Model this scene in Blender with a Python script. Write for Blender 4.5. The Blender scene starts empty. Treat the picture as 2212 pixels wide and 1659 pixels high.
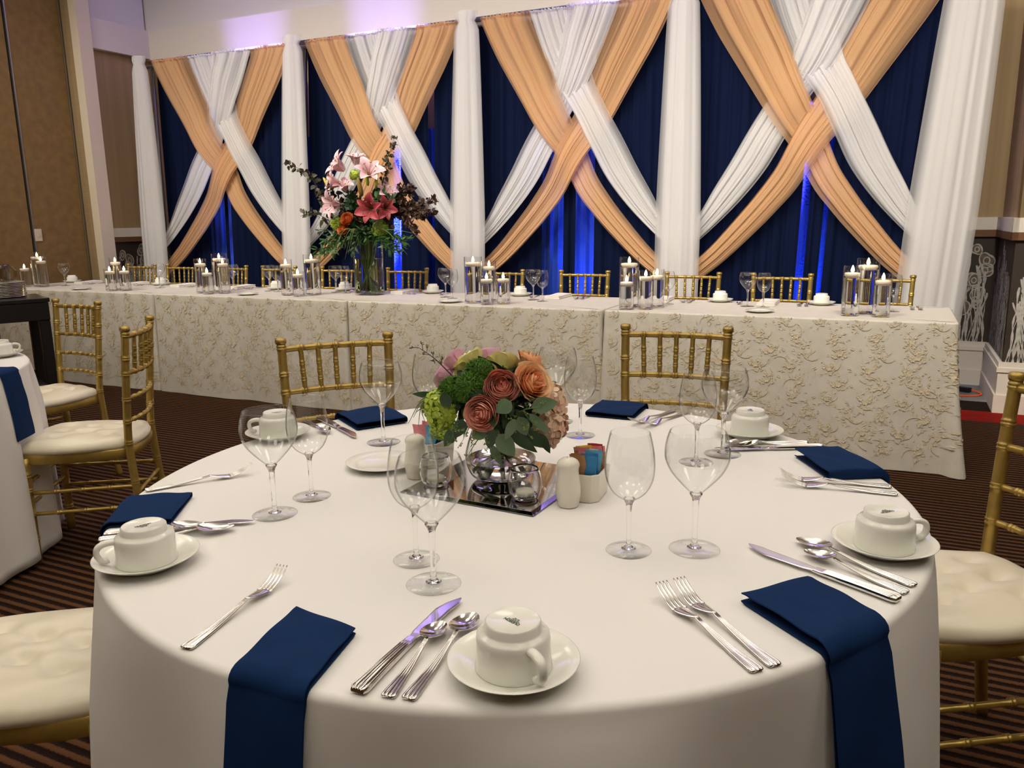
import bpy, math, random
import numpy as np
from mathutils import Matrix, Vector
random.seed(7); RNG = np.random.default_rng(7)
SC = bpy.context.scene; COL = SC.collection
PI = math.pi
def rad(a): return a * PI / 180.0

# ---------------------------------------------------------------- camera
PITCH, ROLL, HCAM, FPX = 0.2040008, -0.014793, 1.29972, 1733.73
def make_camera():
    cp, sp = math.cos(PITCH), math.sin(PITCH)
    F = Vector((0, cp, -sp)); R = Vector((1, 0, 0)); U = Vector((0, sp, cp))
    c, s = math.cos(ROLL), math.sin(ROLL)
    R2 = R * c + U * s; U2 = U * c - R * s
    cam = bpy.data.cameras.new('camera'); o = bpy.data.objects.new('camera', cam); COL.objects.link(o)
    m = Matrix((R2, U2, -F)).transposed().to_4x4(); m.translation = (0, 0, HCAM)
    o.matrix_world = m
    cam.sensor_width = 36.0; cam.sensor_fit = 'HORIZONTAL'; cam.lens = 36.0 * FPX / 2212.0
    cam.clip_start = 0.05; cam.clip_end = 60
    SC.camera = o
make_camera()

# the backdrop wall, the head table and the carpet share one frame: s runs along the table, d back to the wall
TA = 0.441335; T0 = (2.18724, 3.88489)
TS = (math.cos(TA), -math.sin(TA)); TN = (math.sin(TA), math.cos(TA)); FRZ = -TA
def W(s, d, z=0.0): return (T0[0] + TS[0]*s + TN[0]*d, T0[1] + TS[1]*s + TN[1]*d, z)

# ---------------------------------------------------------------- light and exposure
SC.view_settings.view_transform = 'Standard'; SC.view_settings.look = 'None'
SC.view_settings.gamma = 1.0; SC.view_settings.use_curve_mapping = False
SC.view_settings.exposure = -0.02
world = bpy.data.worlds.new('world'); SC.world = world; world.use_nodes = True
world.node_tree.nodes['Background'].inputs[0].default_value = (1.0, 0.86, 0.68, 1)
world.node_tree.nodes['Background'].inputs[1].default_value = 0.12
SC.cycles.max_bounces = 14; SC.cycles.transparent_max_bounces = 40; SC.cycles.transmission_bounces = 12
SC.cycles.glossy_bounces = 6; SC.cycles.diffuse_bounces = 4
SC.cycles.sample_clamp_indirect = 6.0
def lamp(kind, name, loc, energy, color, aim=None, **kw):
    l = bpy.data.lights.new(name, kind); l.energy = energy; l.color = color
    for k, v in kw.items(): setattr(l, k, v)
    o = bpy.data.objects.new(name, l); COL.objects.link(o); o.location = loc
    if aim is not None:
        o.rotation_euler = (Vector(aim) - Vector(loc)).to_track_quat('-Z', 'Y').to_euler()
    return o
CEIL = 4.1
WARM = (1.0, 0.925, 0.80)
LIGHTS = [(-6.2, -0.6), (-3.9, -0.6), (-1.6, -0.6), (0.8, -0.6), (-5.0, -3.1), (-2.6, -3.1), (-0.2, -3.1), (2.2, -3.1), (-3.9, -5.6), (-1.4, -5.6), (1.0, -5.6)]
for s, d in LIGHTS:
    lamp('AREA', 'ceiling_lamp', W(s, d, CEIL - 0.06), 11.0, WARM, shape='DISK', size=1.0)
# added fill lights, unseen, bounced off the ceiling for soft ambient light
for s, d in [(-5.0, -2.2), (-1.8, -2.2), (1.4, -2.2), (-3.4, -5.2), (0.2, -5.2)]:
    lamp('AREA', 'bounce_fill', W(s, d, CEIL - 0.75), 46.0, WARM, aim=W(s, d, CEIL), shape='DISK', size=1.2)
# added fill spots under the ceiling, brightening the backdrop against the table
for s, a in [(-6.6, -6.3), (-4.9, -4.5), (-3.2, -2.8), (-1.5, -1.0), (0.2, 0.2)]:
    lamp('SPOT', 'backdrop_fill', W(s, -2.3, CEIL - 0.08), 540.0, WARM, aim=W(a, 1.8, 1.55), spot_size=rad(70), spot_blend=1.0, shadow_soft_size=0.25)
# coloured uplights on the floor behind the backdrop
UPS = [-6.45, -4.5, -2.75, -0.92]; BEAMS = [-6.10, -4.60, -2.39, -1.12]
for s in UPS:
    lamp('SPOT', 'uplight_wash', W(s, 1.95, 0.22), 105.0, (0.10, 0.22, 1.0), aim=W(s, 1.965, 3.0), spot_size=rad(42), spot_blend=0.6, shadow_soft_size=0.03)
for s in BEAMS:
    lamp('SPOT', 'uplight_beam', W(s, 1.93, 0.25), 8000.0, (0.36, 0.25, 1.0), aim=W(s, 1.995, 3.0), spot_size=rad(20), spot_blend=1.0, shadow_soft_size=0.02)

# ---------------------------------------------------------------- materials
MATS = {}
def nodes_of(m):
    m.use_nodes = True; return m.node_tree.nodes, m.node_tree.links
def principled(name, color, rough=0.6, metal=0.0, noise=None, bump=None, **kw):
    """noise=(scale, amount) mottles the colour, bump=(scale, strength, distance) adds fine relief"""
    if name in MATS: return MATS[name]
    m = bpy.data.materials.new(name); N, L = nodes_of(m); b = N['Principled BSDF']
    b.inputs['Base Color'].default_value = (*color, 1); b.inputs['Roughness'].default_value = rough
    b.inputs['Metallic'].default_value = metal
    for k, v in kw.items(): b.inputs[k.replace('_', ' ')].default_value = v
    if noise or bump:
        tc = N.new('ShaderNodeTexCoord')
    if noise:
        n = N.new('ShaderNodeTexNoise'); n.inputs['Scale'].default_value = noise[0]; n.inputs['Detail'].default_value = 4
        L.new(tc.outputs['Object'], n.inputs['Vector'])
        r = N.new('ShaderNodeMapRange'); r.inputs[1].default_value = 0.3; r.inputs[2].default_value = 0.7
        r.inputs[3].default_value = 1 - noise[1]; r.inputs[4].default_value = 1 + noise[1] * 0.5
        L.new(n.outputs['Fac'], r.inputs[0])
        mx = N.new('ShaderNodeVectorMath'); mx.operation = 'SCALE'; mx.inputs[0].default_value = color
        L.new(r.outputs[0], mx.inputs['Scale']); L.new(mx.outputs[0], b.inputs['Base Color'])
    if bump:
        n2 = N.new('ShaderNodeTexNoise'); n2.inputs['Scale'].default_value = bump[0]; n2.inputs['Detail'].default_value = 3
        L.new(tc.outputs['Object'], n2.inputs['Vector'])
        bp = N.new('ShaderNodeBump'); bp.inputs['Strength'].default_value = bump[1]; bp.inputs['Distance'].default_value = bump[2]
        L.new(n2.outputs['Fac'], bp.inputs['Height']); L.new(bp.outputs[0], b.inputs['Normal'])
    MATS[name] = m; return m
def thin_glass(name, tint=(0.985, 0.988, 0.985), gloss=1.0, edge=0.35):
    """thin clear glass: passes light straight through, mirrors by Fresnel, and its grazing rim shows grey"""
    m = bpy.data.materials.new(name); N, L = nodes_of(m)
    N.remove(N['Principled BSDF']); out = N['Material Output']
    t = N.new('ShaderNodeBsdfTransparent'); g = N.new('ShaderNodeBsdfGlossy'); g.inputs['Roughness'].default_value = 0.02
    g.inputs['Color'].default_value = (gloss, gloss, gloss, 1)
    lw = N.new('ShaderNodeLayerWeight'); lw.inputs['Blend'].default_value = 0.5
    ramp = N.new('ShaderNodeValToRGB'); e = ramp.color_ramp.elements
    e[0].position = 0.68; e[0].color = (*tint, 1); e[1].position = 0.98; e[1].color = (edge, edge, edge, 1)
    L.new(lw.outputs['Facing'], ramp.inputs[0]); L.new(ramp.outputs[0], t.inputs[0])
    pw = N.new('ShaderNodeMath'); pw.operation = 'POWER'; pw.inputs[1].default_value = 5.0; L.new(lw.outputs['Facing'], pw.inputs[0])
    fr = N.new('ShaderNodeMath'); fr.operation = 'MULTIPLY_ADD'; fr.inputs[1].default_value = 0.75; fr.inputs[2].default_value = 0.035; L.new(pw.outputs[0], fr.inputs[0])
    mix = N.new('ShaderNodeMixShader'); L.new(fr.outputs[0], mix.inputs[0]); L.new(t.outputs[0], mix.inputs[1]); L.new(g.outputs[0], mix.inputs[2])
    L.new(mix.outputs[0], out.inputs[0]); MATS[name] = m; return m
def solid_glass(name, ior=1.45, color=(1, 1, 1)):
    m = bpy.data.materials.new(name); N, L = nodes_of(m); N.remove(N['Principled BSDF'])
    g = N.new('ShaderNodeBsdfGlass'); g.inputs['IOR'].default_value = ior; g.inputs['Roughness'].default_value = 0.0; g.inputs['Color'].default_value = (*color, 1)
    L.new(g.outputs[0], N['Material Output'].inputs[0]); MATS[name] = m; return m
def cloth_sheer(name, color, alpha, trans=0.35, edge_alpha=None):
    """sheer voile: part of the light goes straight through the weave, part is scattered through it; edges of one single layer are thinner"""
    m = bpy.data.materials.new(name); N, L = nodes_of(m); N.remove(N['Principled BSDF']); out = N['Material Output']
    d = N.new('ShaderNodeBsdfDiffuse'); d.inputs[0].default_value = (*color, 1)
    tl = N.new('ShaderNodeBsdfTranslucent'); tl.inputs[0].default_value = (*color, 1)
    m1 = N.new('ShaderNodeMixShader'); m1.inputs[0].default_value = trans; L.new(d.outputs[0], m1.inputs[1]); L.new(tl.outputs[0], m1.inputs[2])
    tr = N.new('ShaderNodeBsdfTransparent'); m2 = N.new('ShaderNodeMixShader')
    L.new(tr.outputs[0], m2.inputs[1]); L.new(m1.outputs[0], m2.inputs[2])
    at = N.new('ShaderNodeAttribute'); at.attribute_name = 'weave'
    if edge_alpha is None: edge_alpha = alpha
    mr = N.new('ShaderNodeMapRange'); mr.inputs[3].default_value = edge_alpha; mr.inputs[4].default_value = alpha
    L.new(at.outputs['Fac'], mr.inputs[0]); L.new(mr.outputs[0], m2.inputs[0])
    L.new(m2.outputs[0], out.inputs[0]); MATS[name] = m; return m
def emitter(name, color, strength):
    m = bpy.data.materials.new(name); N, L = nodes_of(m); N.remove(N['Principled BSDF'])
    e = N.new('ShaderNodeEmission'); e.inputs[0].default_value = (*color, 1); e.inputs[1].default_value = strength
    L.new(e.outputs[0], N['Material Output'].inputs[0]); MATS[name] = m; return m

M_GOLD = principled('gold_paint', (0.46, 0.32, 0.085), 0.36, 0.65, noise=(30, 0.12))
M_VINYL = principled('ivory_vinyl', (0.80, 0.74, 0.58), 0.32, bump=(90, 0.15, 0.001))
M_LINEN = principled('white_linen', (0.79, 0.775, 0.75), 0.85, bump=(900, 0.12, 0.0006))
M_NAVY = principled('navy_linen', (0.005, 0.024, 0.088), 0.9, noise=(25, 0.08), bump=(1200, 0.25, 0.0006), Specular_IOR_Level=0.12)
M_CHINA = principled('white_china', (0.80, 0.80, 0.73), 0.12)
M_STEEL = principled('polished_steel', (0.72, 0.70, 0.67), 0.12, 1.0)
M_LACEBASE = principled('ivory_satin_under_net', (0.65, 0.61, 0.53), 0.55, noise=(18, 0.06), bump=(420, 0.35, 0.001))
M_LACE = principled('ivory_lace_thread', (0.69, 0.595, 0.43), 0.75, noise=(120, 0.12))
M_GLASS = thin_glass('thin_glass')
M_STEM = solid_glass('solid_glass')
M_WATER = solid_glass('water', 1.33)
M_WAX = principled('ivory_wax', (0.88, 0.84, 0.72), 0.4, Subsurface_Weight=0.3, Subsurface_Scale=0.02)
M_FLAME = emitter('candle_flame', (1.0, 0.72, 0.36), 22.0)
M_PEACH = cloth_sheer('peach_voile', (0.79, 0.475, 0.255), 0.95, 0.3, 0.45)
M_WHITEV = cloth_sheer('white_voile', (0.86, 0.845, 0.85), 0.94, 0.3, 0.38)
M_PILLAR = cloth_sheer('white_pillar_voile', (0.86, 0.845, 0.855), 0.96, 0.3, 0.38)
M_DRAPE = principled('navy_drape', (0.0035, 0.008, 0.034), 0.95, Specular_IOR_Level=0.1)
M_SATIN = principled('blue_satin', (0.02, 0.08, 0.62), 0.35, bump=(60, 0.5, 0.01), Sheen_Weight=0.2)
M_BLACK = principled('black_paint', (0.008, 0.007, 0.007), 0.35)
M_GREENSTEM = principled('green_stem', (0.10, 0.20, 0.03), 0.5)

# ---------------------------------------------------------------- mesh helpers
class MB:
    def __init__(s): s.v = []; s.f = []; s.n = 0; s.attr = []
    def add(s, v, f, M=None):
        v = np.asarray(v, float).reshape(-1, 3)
        if M is not None:
            A = np.array(M); v = v @ A[:3, :3].T + A[:3, 3]
        k = s.n; s.v.append(v); s.f += [tuple(i + k for i in q) for q in f]; s.n += len(v); return s
    def mesh(s, name, mat, smooth=True, sharp=None):
        me = bpy.data.meshes.new(name); v = np.concatenate(s.v) if s.v else np.zeros((0, 3))
        me.from_pydata(v.tolist(), [], s.f); me.materials.append(mat)
        if smooth:
            me.polygons.foreach_set('use_smooth', [True] * len(me.polygons))
            if sharp: me.set_sharp_from_angle(angle=rad(sharp))
        if s.attr:
            a = me.attributes.new('weave', 'FLOAT', 'POINT'); a.data.foreach_set('value', np.concatenate(s.attr).astype(np.float32))
        me.update(); return me
    def obj(s, name, mat, parent=None, smooth=True, sharp=None):
        o = bpy.data.objects.new(name, s.mesh(name, mat, smooth, sharp)); COL.objects.link(o)
        if parent is not None: o.parent = parent
        return o
def grid_faces(nu, nv, closed_v=False, closed_u=False):
    f = []; vv = nv if closed_v else nv - 1; uu = nu if closed_u else nu - 1
    for i in range(uu):
        for j in range(vv):
            a = i * nv + j; b = i * nv + (j + 1) % nv; c = ((i + 1) % nu) * nv + (j + 1) % nv; d = ((i + 1) % nu) * nv + j
            f.append((a, b, c, d))
    return f
def lathe(prof, seg=24, cap0=False, cap1=False):
    """profile [(r, z)] from bottom up on the outside"""
    th = np.arange(seg) * 2 * PI / seg
    v = [[(r * math.cos(t), r * math.sin(t), z) for t in th] for r, z in prof]
    f = grid_faces(len(prof), seg, closed_v=True)
    if cap0: f.append(tuple(range(seg))[::-1])
    if cap1: f.append(tuple((len(prof) - 1) * seg + i for i in range(seg)))
    return np.array(v).reshape(-1, 3), f
def tube(pts, rads, seg=8, caps=True):
    P = np.asarray(pts, float); n = len(P); rads = np.broadcast_to(np.asarray(rads, float), (n,))
    T = np.gradient(P, axis=0); T /= np.linalg.norm(T, axis=1)[:, None] + 1e-12
    ref = np.array([0, 0, 1.0]) if abs(T[0][2]) < 0.9 else np.array([1.0, 0, 0])
    v = []
    a = np.cross(T[0], ref); a /= np.linalg.norm(a)
    for i in range(n):
        a = a - T[i] * (a @ T[i]); a /= np.linalg.norm(a) + 1e-12; b = np.cross(T[i], a)
        for k in range(seg):
            t = 2 * PI * k / seg; v.append(P[i] + rads[i] * (math.cos(t) * a + math.sin(t) * b))
    f = grid_faces(n, seg, closed_v=True)
    if caps: f.append(tuple(range(seg))[::-1]); f.append(tuple((n - 1) * seg + i for i in range(seg)))
    return np.array(v), f
def box(x0, x1, y0, y1, z0, z1):
    v = [(x, y, z) for z in (z0, z1) for y in (y0, y1) for x in (x0, x1)]
    return v, [(0, 2, 3, 1), (4, 5, 7, 6), (0, 1, 5, 4), (2, 6, 7, 3), (0, 4, 6, 2), (1, 3, 7, 5)]
def bevel_box(x0, x1, y0, y1, z0, z1, b=0.004):
    """box with chamfered top and bottom edges and corners"""
    def ring(i, z):
        a, c, e, g = x0 + i, x1 - i, y0 + i, y1 - i; k = b
        return [(a + k, e, z), (c - k, e, z), (c, e + k, z), (c, g - k, z), (c - k, g, z), (a + k, g, z), (a, g - k, z), (a, e + k, z)]
    v = ring(b, z0) + ring(0, z0 + b) + ring(0, z1 - b) + ring(b, z1)
    f = grid_faces(4, 8, closed_v=True) + [tuple(range(8))[::-1], tuple(range(24, 32))]
    return v, f
def spline(P, n):
    """Catmull-Rom through the rows of P, n samples"""
    P = np.asarray(P, float); m = len(P); Q = np.vstack([2 * P[0] - P[1], P, 2 * P[-1] - P[-2]])
    out = []
    for t in np.linspace(0, m - 1 - 1e-9, n):
        i = int(t); u = t - i; p0, p1, p2, p3 = Q[i:i + 4]
        out.append(0.5 * (2 * p1 + (p2 - p0) * u + (2 * p0 - 5 * p1 + 4 * p2 - p3) * u * u + (3 * p1 - p0 - 3 * p2 + p3) * u ** 3))
    return np.array(out)
def T(loc=(0, 0, 0), rz=0.0, rx=0.0, ry=0.0, sc=1.0):
    return Matrix.Translation(loc) @ Matrix.Rotation(rz, 4, 'Z') @ Matrix.Rotation(ry, 4, 'Y') @ Matrix.Rotation(rx, 4, 'X') @ Matrix.Scale(sc, 4)
def facing(loc, direction, roll=0.0, sc=1.0):
    """matrix turning local +z to the direction"""
    q = Vector(direction).to_track_quat('Z', 'Y')
    return Matrix.Translation(loc) @ q.to_matrix().to_4x4() @ Matrix.Rotation(roll, 4, 'Z') @ Matrix.Scale(sc, 4)

# ---------------------------------------------------------------- scene-graph helpers
def tag(o, label=None, cat=None, group=None, kind=None):
    if label: o['label'] = label
    if cat: o['category'] = cat
    if group: o['group'] = group
    if kind: o['kind'] = kind
    return o
def thing(name, label, cat, loc=(0, 0, 0), rz=0.0, group=None):
    o = bpy.data.objects.new(name, None); COL.objects.link(o); o.location = loc; o.rotation_euler = (0, 0, rz)
    o.empty_display_size = 0.05
    return tag(o, label, cat, group)
KIDS = {}
def kids_of(o):
    return [c for c in o.children]
def dup(root, loc, rz=None, label=None, group=None):
    r = root.copy(); COL.objects.link(r); r.location = loc
    if rz is not None: r.rotation_euler = (0, 0, rz)
    if label: r['label'] = label
    if group: r['group'] = group
    for ch in root.children:
        c = ch.copy(); COL.objects.link(c); c.parent = r
        for g in ch.children:
            d = g.copy(); COL.objects.link(d); d.parent = c
    return r
class Proto:
    """first call moves the built thing itself, later calls copy it with its parts"""
    def __init__(s, o): s.o = o; s.used = False
    def put(s, loc, rz=0.0, label=None, group=None):
        if not s.used:
            s.used = True; o = s.o; o.location = loc; o.rotation_euler = (0, 0, rz)
            if label: o['label'] = label
            if group: o['group'] = group
            return o
        return dup(s.o, loc, rz, label, group)
def struct(name, mb, mat, loc=(0, 0, 0), rz=0.0, parent=None, smooth=False, sharp=None):
    o = mb.obj(name, mat, parent, smooth, sharp); o.location = loc; o.rotation_euler = (0, 0, rz)
    if parent is None: o['kind'] = 'structure'
    return o
# ================================================================ the room
def mat_carpet():
    m = bpy.data.materials.new('carpet'); N, L = nodes_of(m); b = N['Principled BSDF']; b.inputs['Roughness'].default_value = 0.95
    b.inputs['Specular IOR Level'].default_value = 0.1
    tc = N.new('ShaderNodeTexCoord'); sp = N.new('ShaderNodeSeparateXYZ'); L.new(tc.outputs['Object'], sp.inputs[0])
    nz = N.new('ShaderNodeTexNoise'); nz.inputs['Scale'].default_value = 160; L.new(tc.outputs['Object'], nz.inputs['Vector'])
    nb = N.new('ShaderNodeTexNoise'); nb.inputs['Scale'].default_value = 5; L.new(tc.outputs['Object'], nb.inputs['Vector'])
    mul = N.new('ShaderNodeMath'); mul.operation = 'MULTIPLY'; mul.inputs[1].default_value = 2 * PI / 0.0395; L.new(sp.outputs['Y'], mul.inputs[0])
    ad = N.new('ShaderNodeMath'); ad.operation = 'MULTIPLY_ADD'; ad.inputs[1].default_value = 1.6; L.new(nz.outputs['Fac'], ad.inputs[0]); L.new(mul.outputs[0], ad.inputs[2])
    sn = N.new('ShaderNodeMath'); sn.operation = 'SINE'; L.new(ad.outputs[0], sn.inputs[0])
    r = N.new('ShaderNodeValToRGB'); e = r.color_ramp.elements
    e[0].position = 0.42; e[0].color = (0.014, 0.006, 0.004, 1); e[1].position = 0.72; e[1].color = (0.105, 0.047, 0.019, 1)
    mr = N.new('ShaderNodeMapRange'); mr.inputs[1].default_value = -1; mr.inputs[2].default_value = 1; L.new(sn.outputs[0], mr.inputs[0]); L.new(mr.outputs[0], r.inputs[0])
    # red and plain brown border bands before the wall
    bandr = N.new('ShaderNodeValToRGB'); bandr.color_ramp.interpolation = 'CONSTANT'
    mb = N.new('ShaderNodeMapRange'); mb.inputs[1].default_value = 0; mb.inputs[2].default_value = 4; L.new(sp.outputs['Y'], mb.inputs[0]); L.new(mb.outputs[0], bandr.inputs[0])
    el = bandr.color_ramp.elements; el[0].position = 0; el[0].color = (0, 0, 0, 1); el[1].position = 1.25 / 4; el[1].color = (0.26, 0.012, 0.008, 1)
    k = el.new(1.54 / 4); k.color = (0.018, 0.010, 0.008, 1)
    gt = N.new('ShaderNodeMath'); gt.operation = 'GREATER_THAN'; gt.inputs[1].default_value = 1.25; L.new(sp.outputs['Y'], gt.inputs[0])
    mx = N.new('ShaderNodeMix'); mx.data_type = 'RGBA'; L.new(gt.outputs[0], mx.inputs['Factor']); L.new(r.outputs[0], mx.inputs['A']); L.new(bandr.outputs[0], mx.inputs['B'])
    L.new(mx.outputs['Result'], b.inputs['Base Color'])
    bp = N.new('ShaderNodeBump'); bp.inputs['Strength'].default_value = 0.6; bp.inputs['Distance'].default_value = 0.006
    L.new(sn.outputs[0], bp.inputs['Height']); L.new(bp.outputs[0], b.inputs['Normal']); return m
def mat_wallpaper(name, color, dark, scale=16.0, axis='X'):
    m = bpy.data.materials.new(name); N, L = nodes_of(m); b = N['Principled BSDF']; b.inputs['Roughness'].default_value = 0.7
    tc = N.new('ShaderNodeTexCoord'); mp = N.new('ShaderNodeMapping')
    mp.inputs['Scale'].default_value = (scale, scale, 0.25); L.new(tc.outputs['Object'], mp.inputs[0])
    n = N.new('ShaderNodeTexNoise'); n.inputs['Scale'].default_value = 1.0; n.inputs['Detail'].default_value = 3; L.new(mp.outputs[0], n.inputs['Vector'])
    r = N.new('ShaderNodeValToRGB'); e = r.color_ramp.elements; e[0].position = 0.3; e[0].color = (*dark, 1); e[1].position = 0.7; e[1].color = (*color, 1)
    L.new(n.outputs['Fac'], r.inputs[0]); L.new(r.outputs[0], b.inputs['Base Color'])
    return m
M_CARPET = mat_carpet()
M_TAN = mat_wallpaper('tan_wallpaper', (0.42, 0.295, 0.155), (0.33, 0.22, 0.105))
M_CREAM = principled('cream_paint', (0.66, 0.57, 0.44), 0.5)
M_WHITEP = principled('white_paint', (0.72, 0.66, 0.58), 0.5)
M_GREYC = principled('grey_ceiling_paint', (0.68, 0.65, 0.62), 0.7)
M_AIR = principled('brown_partition_fabric', (0.21, 0.125, 0.038), 0.8, noise=(14, 0.18), bump=(500, 0.3, 0.001))
M_DARKB = principled('dark_brown_wallpaper', (0.035, 0.022, 0.014), 0.6, noise=(6, 0.25))
M_STROKE = principled('white_mural_paint', (0.47, 0.445, 0.40), 0.6, noise=(40, 0.25))
M_OVAL = principled('taupe_mural_paint', (0.16, 0.115, 0.075), 0.6, noise=(30, 0.4))
M_WOODT = principled('brown_wood_strip', (0.16, 0.07, 0.03), 0.45)
M_ALU = principled('dull_metal', (0.30, 0.28, 0.25), 0.4, 0.8)
M_GREYF = principled('grey_floor_strip', (0.22, 0.22, 0.21), 0.6, noise=(12, 0.25))
M_PLATE = principled('beige_plastic', (0.62, 0.53, 0.40), 0.4)

def local(name, mb, mat, parent=None, **k):       # geometry given in (s, d, z) of the hall frame
    return struct(name, mb, mat, (T0[0], T0[1], 0), FRZ, parent, **k) if parent is None else struct(name, mb, mat, (0, 0, 0), 0, parent, **k)

floor = local('floor', MB().add(*box(-9.0, 6.0, -9.0, 2.6, -0.08, 0.0)), M_CARPET)
strip = local('grey_floor_strip', MB().add(*box(-7.5, 0.42, 1.86, 2.48, 0.0, 0.006)), M_GREYF, floor)
ceiling = local('ceiling', MB().add(*box(-9.0, 6.0, -9.0, 2.6, CEIL, CEIL + 0.1)), M_GREYC)
def can_light(s, d):
    t = thing('recessed_ceiling_light', 'round recessed light set in the high grey ceiling above the room', 'ceiling light', W(s, d, CEIL), 0, 'ceiling downlights')
    MB().add(*lathe([(0.26, -0.02), (0.30, -0.02), (0.31, 0.0), (0.26, 0.0)], 24)).obj('trim_ring', M_WHITEP, t)
# back wall: tan above the rail, dark mural paper below
wb = local('wall_back', MB().add(*box(-7.9, 0.40, 2.48, 2.6, 0.0, CEIL)), M_TAN)
local('mural_field', MB().add(*box(-7.6, 0.385, 2.472, 2.48, 0.33, 1.13)), M_DARKB, wb)
# left end wall with band, rail and dark lower field
wl = local('wall_left', MB().add(*box(-7.9, -7.6, 1.2, 2.48, 0.0, CEIL)), M_TAN)
local('mural_field', MB().add(*box(-7.6, -7.592, 1.345, 2.48, 0.33, 1.13)), M_DARKB, wl)
local('upper_panel', MB().add(*box(-7.6, -7.57, 1.345, 2.05, 3.265, CEIL)), M_GREYC, wl)
# pilaster at the end of that wall (cream front, pale side)
pil = local('trim_1', MB().add(*box(-7.7, -7.50, 1.20, 1.345, 0.0, CEIL)), M_CREAM)
# band below the upper wall, both walls, and the upper wall itself
local('trim_2', MB().add(*box(-7.62, 0.75, 2.05, 2.20, 2.975, 3.26)), M_WHITEP)
local('trim_3', MB().add(*box(-7.6, -7.53, 1.345, 2.05, 2.985, 3.265)), M_WHITEP)
local('wall_upper', MB().add(*box(-7.62, 5.5, 2.07, 2.20, 3.26, CEIL)), M_GREYC)
# right: return wall, then a wall facing the room
wr = local('wall_return', MB().add(*box(0.385, 0.50, 1.575, 2.48, 0.0, CEIL)), M_TAN)
wr2 = local('wall_right_front', MB().add(*box(0.385, 6.0, 1.575, 1.72, 0.0, CEIL)), M_TAN)
local('mural_field', MB().add(*box(0.377, 0.385, 1.575, 2.472, 0.33, 1.13)), M_DARKB, wr)
local('mural_field', MB().add(*box(0.377, 6.0, 1.567, 1.575, 0.33, 1.13)), M_DARKB, wr2)
# chair rails with a wood strip below
def rail(name, x0, x1, y0, y1):
    o = local(name, MB().add(*box(x0, x1, y0, y1, 1.165, 1.255)), M_WHITEP)
    local('wood_strip', MB().add(*box(x0, x1, y0, y1, 1.115, 1.163)), M_WOODT, o)
rail('trim_4', -7.57, 0.352, 2.445, 2.48); rail('trim_5', -7.6, -7.565, 1.345, 2.44)
rail('trim_6', 0.35, 0.385, 1.54, 2.48); rail('trim_7', 0.35, 6.0, 1.54, 1.575)
# baseboards: plinth, panel and a bead on top
def baseboard(name, x0, x1, y0, y1, ix, iy):
    """ix, iy: which faces the bead projects from"""
    mb = MB(); mb.add(*box(x0, x1, y0, y1, 0, 0.27))
    mb.add(*box(x0 - ix * 0.012, x1, y0 - iy * 0.012, y1, 0, 0.12))
    mb.add(*box(x0 - ix * 0.010, x1, y0 - iy * 0.010, y1, 0.27, 0.30)); mb.add(*box(x0 - ix * 0.002, x1, y0 - iy * 0.002, y1, 0.30, 0.335))
    local(name, mb, M_WHITEP)
baseboard('baseboard_back', -7.6, 0.365, 2.45, 2.48, 0, 1)
baseboard('baseboard_return', 0.355, 0.385, 1.575, 2.45, 1, 0)
baseboard('baseboard_right', 0.355, 6.0, 1.545, 1.575, 1, 1)
# brown folding partition along the left side: panels with dark joints
air = local('wall_left_partition', MB().add(*box(-7.9, -7.76, -9.0, 1.20, 0.0, CEIL)), M_BLACK)
d1 = 1.165
while d1 > -6:
    w = 0.525 if d1 > 1.1 else 1.2
    p = local('panel', MB().add(*box(-7.76, -7.705, d1 - w, d1, 0.02, CEIL - 0.01)), M_AIR, air)
    local('edge_strip', MB().add(*box(-7.76, -7.70, d1 - w - 0.012, d1 - w, 0.02, CEIL - 0.01)), M_ALU, air)
    d1 -= w + 0.035
local('edge_strip', MB().add(*box(-7.76, -7.70, 1.167, 1.182, 0.02, CEIL - 0.01)), M_ALU, air)
# the unseen sides of the hall
local('wall_rear', MB().add(*box(-9.0, 6.0, -9.1, -9.0, 0, CEIL)), M_TAN)
local('wall_right', MB().add(*box(6.0, 6.1, -9.0, 1.7, 0, CEIL)), M_TAN)
# wall switch on the partition
sw = thing('wall_switch', 'small beige switch plate on the brown folding partition at left', 'switch', W(-7.705, 0.675, 1.205), FRZ)
MB().add(*bevel_box(-0.0, 0.008, -0.036, 0.036, -0.058, 0.058, 0.003)).obj('plate', M_PLATE, sw, False)
MB().add(*box(0.008, 0.014, -0.009, 0.009, -0.016, 0.016)).obj('toggle', M_PLATE, sw, False)

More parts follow.
